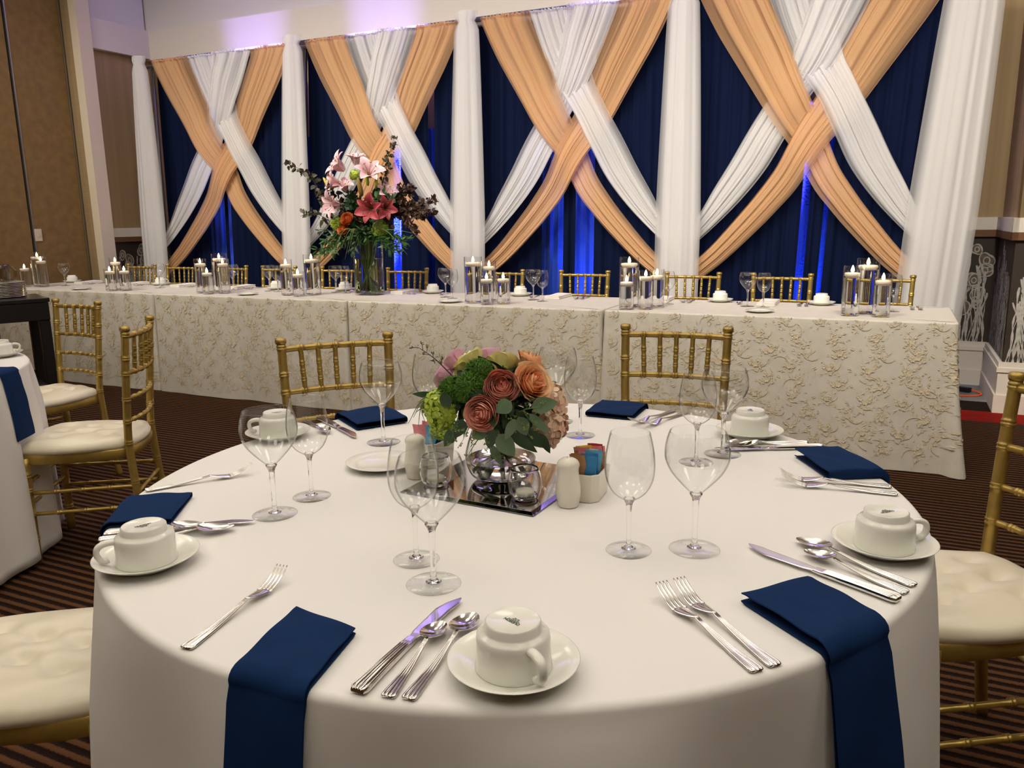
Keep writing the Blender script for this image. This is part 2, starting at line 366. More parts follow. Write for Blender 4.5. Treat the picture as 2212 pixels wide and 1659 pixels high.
# painted mural: pods with white outlines on bundles of brushed stems
def ribbon(pts, w):
    P = np.asarray(pts, float); t = np.gradient(P, axis=0); t /= np.linalg.norm(t, axis=1)[:, None] + 1e-9
    nrm = np.stack([-t[:, 1], t[:, 0]], 1); w = np.broadcast_to(np.asarray(w, float), (len(P),))[:, None]
    a = P + nrm * w; b = P - nrm * w; n = len(P)
    return np.vstack([a, b]), [(i, i + 1, n + i + 1, n + i) for i in range(n - 1)]
def mural(parent, org, ax, width, z0, z1, seed):
    """strokes on the plane through org (hall frame) along ax"""
    rg = np.random.default_rng(seed); st = MB(); ov = MB(); nx = np.array([ax[1], -ax[0], 0.0])
    def put(mb, vf, lift):
        v, f = vf; v3 = np.array(org)[None] + v[:, :1] * np.array([ax[0], ax[1], 0])[None] + v[:, 1:2] * np.array([0, 0, 1.0])[None] + nx[None] * lift
        mb.add(v3, f)
    nplant = max(2, int(width / 0.13))
    for k in range(nplant):
        cx = (k + 0.5) / nplant * width + rg.uniform(-0.02, 0.02)
        top = z1 - rg.uniform(0.05, 0.3)
        pods = []
        for j in range(rg.integers(7, 11)):
            px = cx + rg.uniform(-0.10, 0.10); pz = top - j * 0.055 + rg.uniform(-0.02, 0.02); r = rg.uniform(0.025, 0.05)
            th = np.linspace(0, 2 * PI, 22); wob = 1 + 0.15 * np.sin(2 * th + rg.uniform(0, 6)) + 0.08 * np.sin(3 * th + rg.uniform(0, 6))
            if not (0.05 < px < width - 0.05): continue
            c = np.stack([px + r * wob * np.cos(th), pz + 1.25 * r * wob * np.sin(th)], 1)
            put(ov, (np.vstack([[[px, pz]], c]), [(0, i + 1, i + 2) for i in range(21)]), 0.001 + 0.0003 * j)
            put(st, ribbon(c, 0.0045 + 0.002 * np.sin(th * 2 + j)), 0.003 + 0.0003 * j)
            if rg.random() < 0.6:
                c2 = np.stack([px + 0.45 * r * np.cos(th), pz + 0.55 * r * np.sin(th)], 1); put(st, ribbon(c2, 0.004), 0.003)
            pods.append((px, pz))
        for j in range(11):
            x0 = min(max(cx + rg.uniform(-0.05, 0.05), 0.02), width - 0.02); xb = min(max(cx + rg.uniform(-0.08, 0.08), 0.02), width - 0.02)
            zt = top - rg.uniform(0.05, 0.3); zz = np.linspace(zt, z0, 16); u = np.linspace(0, 1, 16)
            xs = x0 + (xb - x0) * u + 0.008 * np.sin(u * 9 + rg.uniform(0, 6))
            put(st, ribbon(np.stack([xs, zz], 1), rg.uniform(0.002, 0.006) * (1 + 0.5 * np.sin(u * 25))), 0.0022 + 0.0002 * j)
    o = struct('mural_pods', ov, M_OVAL, parent=parent); o['kind'] = 'stuff'
    o = struct('mural_strokes', st, M_STROKE, parent=parent); o['kind'] = 'stuff'
mural(wb, (-0.25, 2.472, 0), (1, 0), 0.63, 0.33, 1.11, 3)
mural(wr, (0.377, 2.47, 0), (0, -1), 0.90, 0.33, 1.11, 5)
mural(wr2, (0.38, 1.567, 0), (1, 0), 1.6, 0.33, 1.11, 6)
mural(wl, (-7.592, 1.35, 0), (0, 1), 1.0, 0.33, 1.09, 8)
# ================================================================ the pipe-and-drape backdrop (hall frame: s, d, z)
PT = [-7.222, -5.304, -3.542, -1.794, 0.039]      # pillars at the rod
PB = [-7.30, -5.48, -3.61, -1.80, -0.12]          # pillars at floor
DCUR = 1.72
def at_u(sec, u, z):
    f = np.clip((2.9 - np.asarray(z)) / 2.9, 0, 1)
    a = PT[sec] + (PB[sec] - PT[sec]) * f; b = PT[sec + 1] + (PB[sec + 1] - PT[sec + 1]) * f
    return a + (b - a) * u
PA_L = [(.045, 2.88), (.05, 2.82), (.12, 2.58), (.19, 2.38), (.275, 2.15), (.355, 1.94), (.44, 1.74), (.53, 1.48), (.60, 1.33), (.675, 1.185), (.80, .97), (.90, .83), (1.0, .71)]
PA_R = [(.30, 2.88), (.30, 2.82), (.35, 2.63), (.405, 2.43), (.455, 2.22), (.51, 2.02), (.56, 1.84), (.615, 1.63), (.685, 1.45), (.75, 1.305), (.86, 1.08), (.95, .93), (1.02, .80)]
W1_L = [(.29, 2.88), (.30, 2.82), (.36, 2.55), (.415, 2.35), (.47, 2.20), (.525, 2.06), (.59, 1.84), (.66, 1.61), (.755, 1.395), (.87, 1.19), (1.0, .99)]
W1_R = [(.52, 2.88), (.52, 2.82), (.555, 2.58), (.60, 2.34), (.635, 2.22), (.675, 2.09), (.735, 1.90), (.80, 1.685), (.865, 1.49), (.93, 1.29), (1.02, 1.08)]
def swag(name, label, sec, Ls, Rs, mirror, mat, offs, seed, width_seed=0):
    """gathered length of voile running between two edge lines; offs = [(station, towards the viewer)]"""
    rg = np.random.default_rng(seed); nt, nv = 90, 96
    L = spline(Ls, nt); R = spline(Rs, nt); st = np.linspace(0, len(Ls) - 1, nt)
    v = np.linspace(0, 1, nv)
    vw = v + 0.025 * np.sin(2 * PI * (2 * v + rg.uniform())) + 0.012 * np.sin(2 * PI * (5 * v + rg.uniform()))
    vw = (vw - vw[0]) / (vw[-1] - vw[0])
    ph = rg.uniform(0, 2 * PI, 4); n1 = rg.uniform(5.2, 6.6); n2 = rg.uniform(11, 15); n3 = rg.uniform(2.2, 3.2)
    fold = 0.55 * np.sin(2 * PI * n1 * v + ph[0]) + 0.34 * np.sin(2 * PI * n2 * v + ph[1]) + 0.85 * np.sin(2 * PI * n3 * v + ph[2])
    side = 1 if seed % 2 else -1; P = np.zeros((nt, nv, 3)); wv = np.zeros((nt, nv))
    for i in range(nt):
        u = L[i, 0] + (R[i, 0] - L[i, 0]) * vw; z = L[i, 1] + (R[i, 1] - L[i, 1]) * vw
        if mirror: u = 1 - u
        drift = 0.25 * math.sin(i * 0.07 + ph[3])
        f = fold + drift * np.sin(2 * PI * (n1 * 0.5) * v + i * 0.03)
        amp = 0.0062 + 0.009 * max(0.0, 1 - i / 40.0); hdr = max(0.0, 1 - i / 7.0)
        f = f * (1 - hdr) + hdr * 0.9 * np.sin(2 * PI * 17 * v + ph[1])
        rod = 0.018 * math.exp(-((i - 2.0) / 2.4) ** 2)
        s = at_u(sec, u, z)
        off = 0.014 if mat is M_PEACH else 0.0
        for cu, cz, sg in offs:      # over (+) or under (-) the other swag where the two cross
            off = off + sg * 0.040 / (1 + (np.hypot((u - cu) * 1.8, (z - cz) * 0.85) / 0.22) ** 4)
        d = DCUR - off - rod + amp * f + 0.010 * (2 * v - 1) ** 2
        P[i, :, 0] = s; P[i, :, 1] = d; P[i, :, 2] = z + (0.006 * np.sin(2 * PI * 15 * v + ph[2]) if i < 4 else 0)
        e = np.minimum(v, 1 - v); wv[i] = np.clip((e - 0.01) / 0.06, 0, 1) * np.clip((side * (v - 0.5) + 0.5 - 0.08) / 0.14, 0, 1) * (1 - np.clip((f - 0.45) * 1.3, 0, 0.75) * max(0.0, 1 - i / 45.0) * (i > 4))
    mb = MB().add(P.reshape(-1, 3), grid_faces(nt, nv)); mb.attr.append(wv.reshape(-1))
    o = mb.obj(name, mat); o.location = (T0[0], T0[1], 0); o.rotation_euler = (0, 0, FRZ)
    return o
SECN = ['leftmost', 'second from left', 'third from left', 'rightmost']
XW, XR, XP, XL = (.5, 2.50), (.605, 2.07), (.5, 1.78), (.395, 2.07)      # the four crossings of the basket weave
for sec in range(4):
    w = SECN[sec] + ' bay'
    tag(swag('peach_swag', '', sec, PA_L, PA_R, False, M_PEACH, [(*XL, 1), (*XP, -1)], 10 + sec), 'peach sheer swag falling from upper left to lower right, ' + w, 'drape', 'peach swags')
    tag(swag('peach_swag', '', sec, PA_L, PA_R, True, M_PEACH, [(*XR, -1), (*XP, 1)], 20 + sec), 'peach sheer swag falling from upper right to lower left, ' + w, 'drape', 'peach swags')
    tag(swag('white_swag', '', sec, W1_L, W1_R, False, M_WHITEV, [(*XW, -.6), (*XR, 1)], 30 + sec), 'white sheer swag falling from top centre to lower right, ' + w, 'drape', 'white swags')
    tag(swag('white_swag', '', sec, W1_L, W1_R, True, M_WHITEV, [(*XW, 1.1), (.5, 2.84, 0.9), (*XL, -1)], 40 + sec), 'white sheer swag falling from top centre to lower left, ' + w, 'drape', 'white swags')
def sheet(name, s0, s1, d, z0, z1, amp, per, mat, seed, s0b=None, s1b=None, taper=None, nz=40, bow=0.0):
    rg = np.random.default_rng(seed); n = max(24, int((s1 - s0) / per * 12)); nt = nz
    v = np.linspace(0, 1, n); P = np.zeros((nt, n, 3)); ph = rg.uniform(0, 6.28, 5); wv = np.zeros((nt, n))
    k = (s1 - s0) / per
    f = 0.6 * np.sin(2 * PI * k * v + ph[0] + 1.3 * np.sin(2 * PI * v + ph[4])) + 0.4 * np.sin(2 * PI * k * 0.43 * v + ph[1]) + 0.2 * np.sin(2 * PI * k * 2.1 * v + ph[2])
    for i in range(nt):
        t = i / (nt - 1); z = z1 + (z0 - z1) * t
        a = s0 + ((s0b if s0b is not None else s0) - s0) * t; b = s1 + ((s1b if s1b is not None else s1) - s1) * t
        c = (a + b) / 2; hw = (b - a) / 2 * (taper(t) if taper else 1)
        P[i, :, 0] = c + (2 * v - 1) * hw; P[i, :, 2] = z
        P[i, :, 1] = d + amp * f * (0.5 + 0.5 * min(1, t * 4)) + 0.004 * np.sin(3 * t + 8 * v) + bow * ((2 * v - 1) ** 2 - 0.5)
        wv[i] = np.clip((np.minimum(v + 0.05, 1.10 - v) - 0.10) / 0.14, 0, 1)
    mb = MB().add(P.reshape(-1, 3), grid_faces(nt, n)); mb.attr.append(wv.reshape(-1))
    o = mb.obj(name, mat); o.location = (T0[0], T0[1], 0); o.rotation_euler = (0, 0, FRZ); return o
# navy drapes with gaps through which the lit satin lining shows
GAPS = [[(.30, .42), (.44, .47)], [(.52, .56), (.72, .76)], [(.33, .44), (.50, .585)], [(.485, .515), (.572, .592)]]
PANEL = ['left', 'middle', 'right']
for sec in range(4):
    cuts = [0.0] + [x for g in GAPS[sec] for x in g] + [1.0]
    for j in range(3):
        ua, ub = cuts[2 * j], cuts[2 * j + 1]
        o = sheet('navy_drape', at_u(sec, ua, 2.8), at_u(sec, ub, 2.8), 1.845, 0.01, 2.84, 0.022, 0.10, M_DRAPE, 50 + sec * 3 + j, at_u(sec, ua, 0), at_u(sec, ub, 0))
        tag(o, 'dark navy curtain panel hanging behind the swags, %s panel of the %s bay' % (PANEL[j], SECN[sec]), 'drape', 'navy curtains')
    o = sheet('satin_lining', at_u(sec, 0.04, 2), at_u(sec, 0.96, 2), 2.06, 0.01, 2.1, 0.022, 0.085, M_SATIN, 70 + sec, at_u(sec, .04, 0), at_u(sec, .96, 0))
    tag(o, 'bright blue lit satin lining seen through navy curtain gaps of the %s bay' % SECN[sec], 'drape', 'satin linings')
# white sheer columns
PILN = ['at the far left end', 'second from left', 'in the middle', 'second from right', 'at the right end']
for i in range(5):
    w0, w1 = (0.20, 0.34) if i < 4 else (0.30, 0.42)
    if i == 0: w0, w1 = 0.18, 0.36
    ztop = 2.915 if i < 4 else 2.93
    o = sheet('white_column_drape', PT[i] - w1 / 2, PT[i] + w1 / 2, 1.60, 0.01, ztop, 0.0065, 0.085, M_PILLAR, 90 + i, PB[i] - w1 / 2, PB[i] + w1 / 2,
              taper=lambda t, a=w0 / w1: (a * (1 - 0.35 * math.exp(-((t - 0.028) / 0.010) ** 2)) + (1 - a) * min(1, t / 0.55) ** 0.7), nz=80, bow=0.055)
    tag(o, 'white sheer column drape ' + PILN[i] + ' of the backdrop', 'drape', 'white column drapes')
rod = thing('backdrop_pipe', 'metal pipe the sheer swags are gathered on', 'pipe', W(0, 0, 0), FRZ)
MB().add(*tube([(-7.3, DCUR + 0.062, 2.845), (0.12, DCUR + 0.062, 2.845)], 0.018, 10)).obj('crossbar', M_ALU, rod)
for s, sb in zip(PT, PB): MB().add(*tube([(sb, DCUR + 0.062, 0.0), (s, DCUR + 0.062, 2.845)], 0.02, 10)).obj('upright', M_ALU, rod)
# ================================================================ chairs
def ringed(pts, r, rings, seg=10, ring_r=1.14, n=60, taper=None):
    """bamboo-turned rod: a tube with pairs of beads at the given fractions"""
    P0 = np.asarray(pts, float); seglen = np.r_[0, np.cumsum(np.linalg.norm(np.diff(P0, axis=0), axis=1))]; Ltot = seglen[-1]
    ts = set(np.linspace(0, 1, n).tolist())
    e = 0.0042 / Ltot
    for c in rings:
        for q in (-1, 1):
            m = c + q * e * 1.1
            ts.update([m - e, m - e * .55, m, m + e * .55, m + e])
    ts = np.array(sorted(t for t in ts if 0 <= t <= 1))
    fine = spline(P0, 200) if len(P0) > 2 else np.linspace(P0[0], P0[-1], 200)
    fl = np.r_[0, np.cumsum(np.linalg.norm(np.diff(fine, axis=0), axis=1))]; fl /= fl[-1]
    pts = np.stack([np.interp(ts, fl, fine[:, k]) for k in range(3)], 1)
    rr = np.full(len(ts), r)
    if taper is not None: rr = rr * np.interp(ts, *taper)
    for c in rings:
        for q in (-1, 1):
            m = c + q * e * 1.1; h = np.clip(1 - ((ts - m) / e) ** 2, 0, 1); rr = np.maximum(rr, r * (1 + (ring_r - 1) * np.sqrt(h)))
    return tube(pts, rr, seg)
CREASE = [(0, 6), (6, 3), (6, 2), (6, 1), (7, 2), (7, 3), (7, 4), (7, 5)]
def make_cushion():
    nx, ny = 44, 44; hb, hf, dp, th = 0.178, 0.203, 0.205, 0.052
    tufts = [(tx, ty) for tx in (-0.45, 0.0, 0.45) for ty in (-0.42, 0.42)] + [(-0.22, 0), (0.22, 0)]
    a = np.linspace(-1, 1, nx); b = np.linspace(-1, 1, ny); top = np.zeros((nx, ny, 3)); bot = np.zeros((nx, ny, 3))
    for i, x in enumerate(a):
        for j, y in enumerate(b):
            # squircle mapping rounds the corners
            k = 0.30; sx = x * math.sqrt(1 - k * y * y); sy = y * math.sqrt(1 - k * x * x)
            hw = hb + (hf - hb) * (sy + 1) / 2; X = sx * hw * 1.065; Y = sy * dp * 1.10 + 0.017
            e = max(abs(x), abs(y)); edge = math.sqrt(max(0, 1 - e ** 6))
            puff = 0.35 + 0.65 * edge
            dz = sum(math.exp(-((x - t[0]) ** 2 + (y - t[1]) ** 2) / 0.012) for t in tufts) * 0.018
            cre = 0.0
            for p, q in CREASE:
                px, py = tufts[p]; qx, qy = tufts[q]; lx, ly = qx - px, qy - py; u = min(1, max(0, ((x - px) * lx + (y - py) * ly) / (lx * lx + ly * ly))); cre = max(cre, math.exp(-((x - px - u * lx) ** 2 + (y - py - u * ly) ** 2) / 0.0035))
            top[i, j] = (X, Y, 0.438 + th * puff * (0.80 + 0.2 * (1 - e * e)) - dz - 0.0042 * cre + 0.0022 * math.sin(9 * x + 4 * y) * edge)
            bot[i, j] = (X * 0.985, 0.017 + (Y - 0.017) * 0.985, 0.436)
    mb = MB(); v = np.vstack([top.reshape(-1, 3), bot.reshape(-1, 3)]); f = grid_faces(nx, ny)
    N = nx * ny; fb = [tuple(i + N for i in q[::-1]) for q in f]
    per = [i * ny for i in range(nx)] + [(nx - 1) * ny + j for j in range(1, ny)] + [i * ny + ny - 1 for i in range(nx - 2, -1, -1)] + [j for j in range(ny - 2, 0, -1)]
    sd = [(per[k], per[(k + 1) % len(per)], per[(k + 1) % len(per)] + N, per[k] + N) for k in range(len(per))]
    mb.add(v, [q[::-1] for q in f] + [q[::-1] for q in fb] + [q[::-1] for q in sd]); return mb
def make_chair():
    t = thing('chiavari_chair', 'gold bamboo-turned chair', 'chair')
    zr = [0.795, 0.735, 0.635, 0.545, 0.46, 0.30, 0.20]
    for sx in (-1, 1):
        path = [(sx * 0.180, -0.215, 0.905), (sx * 0.176, -0.198, 0.72), (sx * 0.168, -0.182, 0.52), (sx * 0.166, -0.180, 0.42), (sx * 0.172, -0.196, 0.20), (sx * 0.182, -0.225, 0.0)]
        mb = MB().add(*ringed(path, 0.0150, [(0.905 - z) / 0.905 for z in zr] + [0.022], taper=([0, .5, .62, 1], [0.98, 1.05, 1.1, 0.95])))
        mb.add(*lathe([(0.0, 0.897), (0.0175, 0.899), (0.0195, 0.907), (0.0175, 0.917), (0.0, 0.920)], 14), Matrix.Translation((sx * 0.180, -0.215, 0)))
        mb.obj('back_leg', M_GOLD, t)
        fl = [(sx * 0.185, 0.195, 0.425), (sx * 0.185, 0.198, 0.0)]
        MB().add(*ringed(fl, 0.0165, [0.16, 0.30, 0.53, 0.76], n=12, taper=([0, 1], [1.05, 0.85]))).obj('front_leg', M_GOLD, t)
        for z in (0.20, 0.285):
            yb = -0.196 - 0.0 * z
            MB().add(*ringed([(sx * 0.173, -0.195, z), (sx * 0.185, 0.196, z)], 0.0078, [0.25, 0.5, 0.75], n=8, ring_r=1.28)).obj('stretcher', M_GOLD, t)
    def rail(name, z, hw, y, r, nring, bow=0.028):
        pts = [(x * hw, y - bow * (1 - x * x), z) for x in np.linspace(-1, 1, 9)]
        MB().add(*ringed(pts, r, [(k + 1) / (nring + 1) for k in range(nring)], ring_r=1.30, n=24)).obj(name, M_GOLD, t)
    rail('top_rail', 0.880, 0.175, -0.212, 0.0105, 5); rail('back_rail', 0.735, 0.170, -0.200, 0.0095, 5)
    rail('back_rail', 0.635, 0.166, -0.192, 0.0080, 6); rail('back_rail', 0.545, 0.162, -0.184, 0.0080, 6)
    for k in range(5):
        x = -1 + (k + 1) / 3.0
        top = (x * 0.175, -0.212 - 0.028 * (1 - x * x), 0.877); bt = (x * 0.166, -0.200 - 0.028 * (1 - x * x), 0.738)
        MB().add(*ringed([top, bt], 0.0085, [0.36, 0.56, 0.76][:3], seg=8, n=14, ring_r=1.16, taper=([0, .3, .75, 1], [0.65, 1.0, 1.0, 0.6]))).obj('spindle', M_GOLD, t)
    for y, z in ((0.197, 0.24), (0.197, 0.325), (-0.19, 0.25)):
        MB().add(*ringed([(-0.18, y, z), (0.18, y, z)], 0.0078, [0.25, 0.5, 0.75], n=8, ring_r=1.28)).obj('stretcher', M_GOLD, t)
    # seat frame: rounded trapezoid ring
    ring = []
    for a in np.linspace(0, 2 * PI, 48, endpoint=False):
        c, s = math.cos(a), math.sin(a); q = (abs(c) ** 5 + abs(s) ** 5) ** (-1 / 5); x, y = c * q, s * q
        ring.append((x * (0.178 + 0.022 * (y + 1) / 2) * 1.02, y * 0.217 + 0.017))
    ring = np.array(ring); mb = MB(); v = []
    for z, k in ((0.398, 0.985), (0.402, 1.0), (0.432, 1.0), (0.437, 0.985)): v += [(x * k, y * k, z) for x, y in ring]
    mb.add(v, grid_faces(4, 48, closed_v=True) + [tuple(range(48))[::-1], tuple(range(144, 192))])
    mb.obj('seat_frame', M_GOLD, t, sharp=40)
    make_cushion().obj('cushion', M_VINYL, t)
    return t
CHAIR = Proto(make_chair())
def put_chair(x, y, ang, label, group): return CHAIR.put((x, y, 0), rad(ang - 90), label, group)
G = 'chairs at the round tables'
def seat_from_back(mx, my, ang): return mx + 0.215 * math.cos(rad(ang)), my + 0.215 * math.sin(rad(ang))
x, y = seat_from_back(0.585, 2.83, -109.2); put_chair(x, y, -109.2, 'gold bamboo-turned chair behind the round table, the right one of the two facing us', G)
x, y = seat_from_back(-0.60, 2.714, -70.8); put_chair(x, y, -70.8, 'gold bamboo-turned chair behind the round table, the left one of the two facing us', G)
put_chair(1.024, 1.695, 186, 'gold chair with ivory tufted seat at the right side of the round table', G)
put_chair(-0.972, 1.448, 8, 'gold chair with ivory tufted seat at the lower left corner of the photo', G)
x, y = seat_from_back(-2.246, 4.155, -119.7); put_chair(x, y, -119.7, 'gold chair at the neighbouring left table, beside the black tray stand', G)
x, y = seat_from_back(-1.497, 3.206, -170.2); put_chair(x, y, -170.2, 'gold chair seen side-on at the neighbouring left table, nearest the round table', G)
HC = [-6.90, -6.36, -5.76, -5.20, -4.55, -3.87, -3.03, -2.35, -1.56, -0.965, -0.38]
ORD = ['first', 'second', 'third', 'fourth', 'fifth', 'sixth', 'seventh', 'eighth', 'ninth', 'tenth', 'eleventh']
for i, s in enumerate(HC):
    p = W(s, 0.915); put_chair(p[0], p[1], -90 - math.degrees(TA) + (0, 2, -1, 1)[i % 4], 'gold bamboo-turned chair tucked behind the long head table, %s from the left' % ORD[i], 'chairs behind the head table')

# ================================================================ table linen
TZ = 0.762; RC = (0.0, 1.568); RR = 0.767
CLOTHS = []
def round_cloth(name, label, loc, R, hem, seed, nfold=9, amp=0.03, rt=0.012, flare=0.062):
    rg = np.random.default_rng(seed); seg = 288; th = np.arange(seg) * 2 * PI / seg
    folds = [(rg.integers(nfold - 3, nfold + 6), rg.uniform(0, 6.28), rg.uniform(0.4, 1)) for _ in range(4)]
    F = sum(a * np.cos(k * th + p) for k, p, a in folds); F = F / np.abs(F).max()
    sharp = np.sign(F) * np.abs(F) ** 0.8
    prof = [(R * 0.25, 0, 0), (R * 0.6, 0, 0), (R * 0.9, 0, 0), (R - rt, 0, 0)] + [(R - rt + rt * math.sin(a), -rt + rt * math.cos(a), 0) for a in np.linspace(0.3, PI / 2, 5)]
    for t in np.linspace(0.03, 1, 22): prof.append((R + flare * t ** 0.75, -rt - (TZ - rt - hem) * t, amp * min(1, 4 * t) ** 0.8))
    v = [(0, 0, TZ)]; f = []
    for r, z, a in prof:
        for i in range(seg):
            rr = r + a * (sharp[i] * 0.9 - 0.1); zz = TZ + z + (0.012 * F[i] if z < -0.6 else 0)
            v.append((rr * math.cos(th[i]), rr * math.sin(th[i]), zz))
    n = len(prof)
    f = [(0, 1 + i, 1 + (i + 1) % seg) for i in range(seg)]
    f += [tuple(1 + q for q in g) for g in grid_faces(n, seg, closed_v=True)]
    f = [q if len(q) == 3 else q[::-1] for q in f]
    CLOTHS.append((loc, R, rt, hem, lambda a, t: R + flare * t ** 0.75 + amp * min(1, 4 * t) ** 0.8 * (float(np.interp(a % (2 * PI), th, sharp, period=2 * PI)) * 0.9 - 0.1)))
    mb = MB().add(v, f); o = mb.obj(name, M_LINEN); o.location = (loc[0], loc[1], 0)
    md = o.modifiers.new('thickness', 'SOLIDIFY'); md.thickness = 0.0015; md.offset = -1
    return tag(o, label, 'tablecloth', 'white round tablecloths')
round_cloth('round_tablecloth', 'floor-length white cloth on the large round table in the foreground', RC, RR, 0.02, 4, 8, 0.030)
round_cloth('round_tablecloth', 'white cloth on the neighbouring round table cut by the left edge', (-2.64, 2.87), 0.765, 0.025, 9, 17, 0.032, flare=0.03)

# head table: four lace cloths, each a rounded rectangle of net over satin falling to the floor
def lace_cloth(label, s0, s1, seed):
    rg = np.random.default_rng(seed); d0, d1 = 0.0, 0.76; rc = 0.03; ztop = 0.765; rt = 0.010
    per = []       # (s, d, ns, nd, coordinate)
    def line(a, b, n, nrm):
        for t in np.linspace(0, 1, n, endpoint=False): per.append((a[0] + (b[0] - a[0]) * t, a[1] + (b[1] - a[1]) * t, nrm[0], nrm[1]))
    def corner(c, a0, n=8):
        for a in np.linspace(a0, a0 + PI / 2, n, endpoint=False): per.append((c[0] + rc * math.cos(a), c[1] + rc * math.sin(a), math.cos(a), math.sin(a)))
    line((s0 + rc, d0), (s1 - rc, d0), 110, (0, -1)); corner((s1 - rc, d0 + rc), -PI / 2)
    line((s1, d0 + rc), (s1, d1 - rc), 36, (1, 0)); corner((s1 - rc, d1 - rc), 0)
    line((s1 - rc, d1), (s0 + rc, d1), 60, (0, 1)); corner((s0 + rc, d1 - rc), PI / 2)
    line((s0, d1 - rc), (s0, d0 + rc), 36, (-1, 0)); corner((s0 + rc, d0 + rc), PI)
    per = np.array(per); n = len(per); Lc = np.r_[0, np.cumsum(np.linalg.norm(np.diff(per[:, :2], axis=0), axis=1))]
    ph = rg.uniform(0, 6.28, 4)
    front = np.clip(-per[:, 3], 0, 1)
    cornf = 4 * (per[:, 2] * per[:, 3]) ** 2
    endc = np.exp(-((per[:, 0] - s0) / 0.12) ** 2) + np.exp(-((per[:, 0] - s1) / 0.12) ** 2)
    wave = 0.35 * np.sin(2 * PI * Lc / 0.62 + ph[0]) + 0.3 * np.sin(2 * PI * Lc / 0.37 + ph[1]) + 0.35 * np.sin(2 * PI * Lc / 1.1 + ph[2])
    def outset(h, i=slice(None)):
        """how far the skirt stands off at drop fraction h"""
        free = front[i] * (1 - 0.6 * np.clip(endc[i], 0, 1))
        return 0.012 * h * np.maximum(front[i], 2.5 if s1 > -0.1 else 0.0) + h ** 1.4 * ((0.022 + 0.020 * wave[i]) * free) + h ** 1.5 * (0.095 if s1 > -0.1 else 0.05) * cornf[i] * (front[i] > 0.02) * (1.0 if s1 > -0.1 else 0.25) * (per[i, 2] > 0)
    rows = []
    rows.append((per[:, 0] * 0.4 + (s0 + s1) * 0.3, per[:, 1] * 0.4 + 0.38 * 0.6, np.full(n, ztop)))
    for k in (0.03, 0.0):
        rows.append((per[:, 0] - per[:, 2] * (rt + k), per[:, 1] - per[:, 3] * (rt + k), np.full(n, ztop)))
    for a in np.linspace(0.35, PI / 2, 4): rows.append((per[:, 0] - per[:, 2] * rt * (1 - math.sin(a)), per[:, 1] - per[:, 3] * rt * (1 - math.sin(a)), np.full(n, ztop - rt + rt * math.cos(a))))
    H = ztop - rt - 0.004; hs = 1 - 0.69 * np.maximum(np.clip(per[:, 3], 0, 1), np.where((s1 > -0.1) & (per[:, 0] > s1 - 0.1), 0, np.clip((per[:, 1] - 0.2) / 0.25, 0, 1)))      # the side at the chairs hangs short
    for h in np.linspace(0.05, 1, 22):
        o = outset(h); rows.append((per[:, 0] + per[:, 2] * o, per[:, 1] + per[:, 3] * o, ztop - rt - H * h * hs))
    v = [((s0 + s1) / 2, 0.38, ztop)] + [p for r in rows for p in np.stack(r, 1)]
    f = [(0, 1 + i, 1 + (i + 1) % n) for i in range(n)] + [tuple(1 + q for q in g[::-1]) for g in grid_faces(len(rows), n, closed_v=True)]
    t = thing('lace_tablecloth', label, 'tablecloth', (T0[0], T0[1], 0), FRZ, 'lace head-table cloths')
    mb = MB().add(v, f); mb.obj('satin_cloth', M_LACEBASE, t)
    # embroidered sprays on the front and the end
    def surf(a, h):
        """point and outward normal at distance a along the perimeter, drop h in metres (below 0: on the top)"""
        i = np.interp(a, Lc, np.arange(n)); i0 = np.clip(np.floor(i).astype(int), 0, n - 1); i1 = np.minimum(i0 + 1, n - 1); u = (i - i0)[:, None]
        p = per[i0] * (1 - u) + per[i1] * u
        hh = np.clip(h / H, 0, 1); oa = outset(hh, i0); ob = outset(hh, i1)
        o = oa * (1 - u[:, 0]) + ob * u[:, 0]
        ins = np.clip(-h, 0, None)
        return np.stack([p[:, 0] + p[:, 2] * (o - ins), p[:, 1] + p[:, 3] * (o - ins), ztop - np.clip(h, 0, H)], 1), np.stack([p[:, 2], p[:, 3], 0 * o], 1)
    lm = MB()
    A0, A1 = 0.02, Lc[-1]
    alen = (s1 - s0) - 0.06 + (0.70 if s1 > -0.1 else 0.0)
    row = 0
    for h0 in np.arange(0.02, 0.74, 0.080):
        a = 0.03 + (row % 2) * 0.085 + rg.uniform(-0.01, 0.01)
        while a < alen + 0.03:
            sp = SPRAYS[(row * 3 + int(a * 50)) % len(SPRAYS)]; ang = rg.uniform(-0.3, 0.3) + (0 if row % 2 else 0.9); sc = rg.uniform(0.85, 1.2) * (0.72 if row < 1 else 1.0)
            c, s_ = math.cos(ang) * sc, math.sin(ang) * sc
            x = a + sp[0][:, 0] * c - sp[0][:, 1] * s_; hgt = h0 - (sp[0][:, 0] * s_ + sp[0][:, 1] * c)
            hgt = np.clip(hgt, 0.0015, 0.745); x = np.clip(x, 0.004, None)
            p, nn = surf(x, hgt); lm.add(p + nn * (0.0014 + sp[0][:, 2:3] * 1.0), sp[1]); a += rg.uniform(0.16, 0.20)
        row += 1
    e = lm.obj('lace_embroidery', M_LACE, t); e['kind'] = 'stuff'
    return t
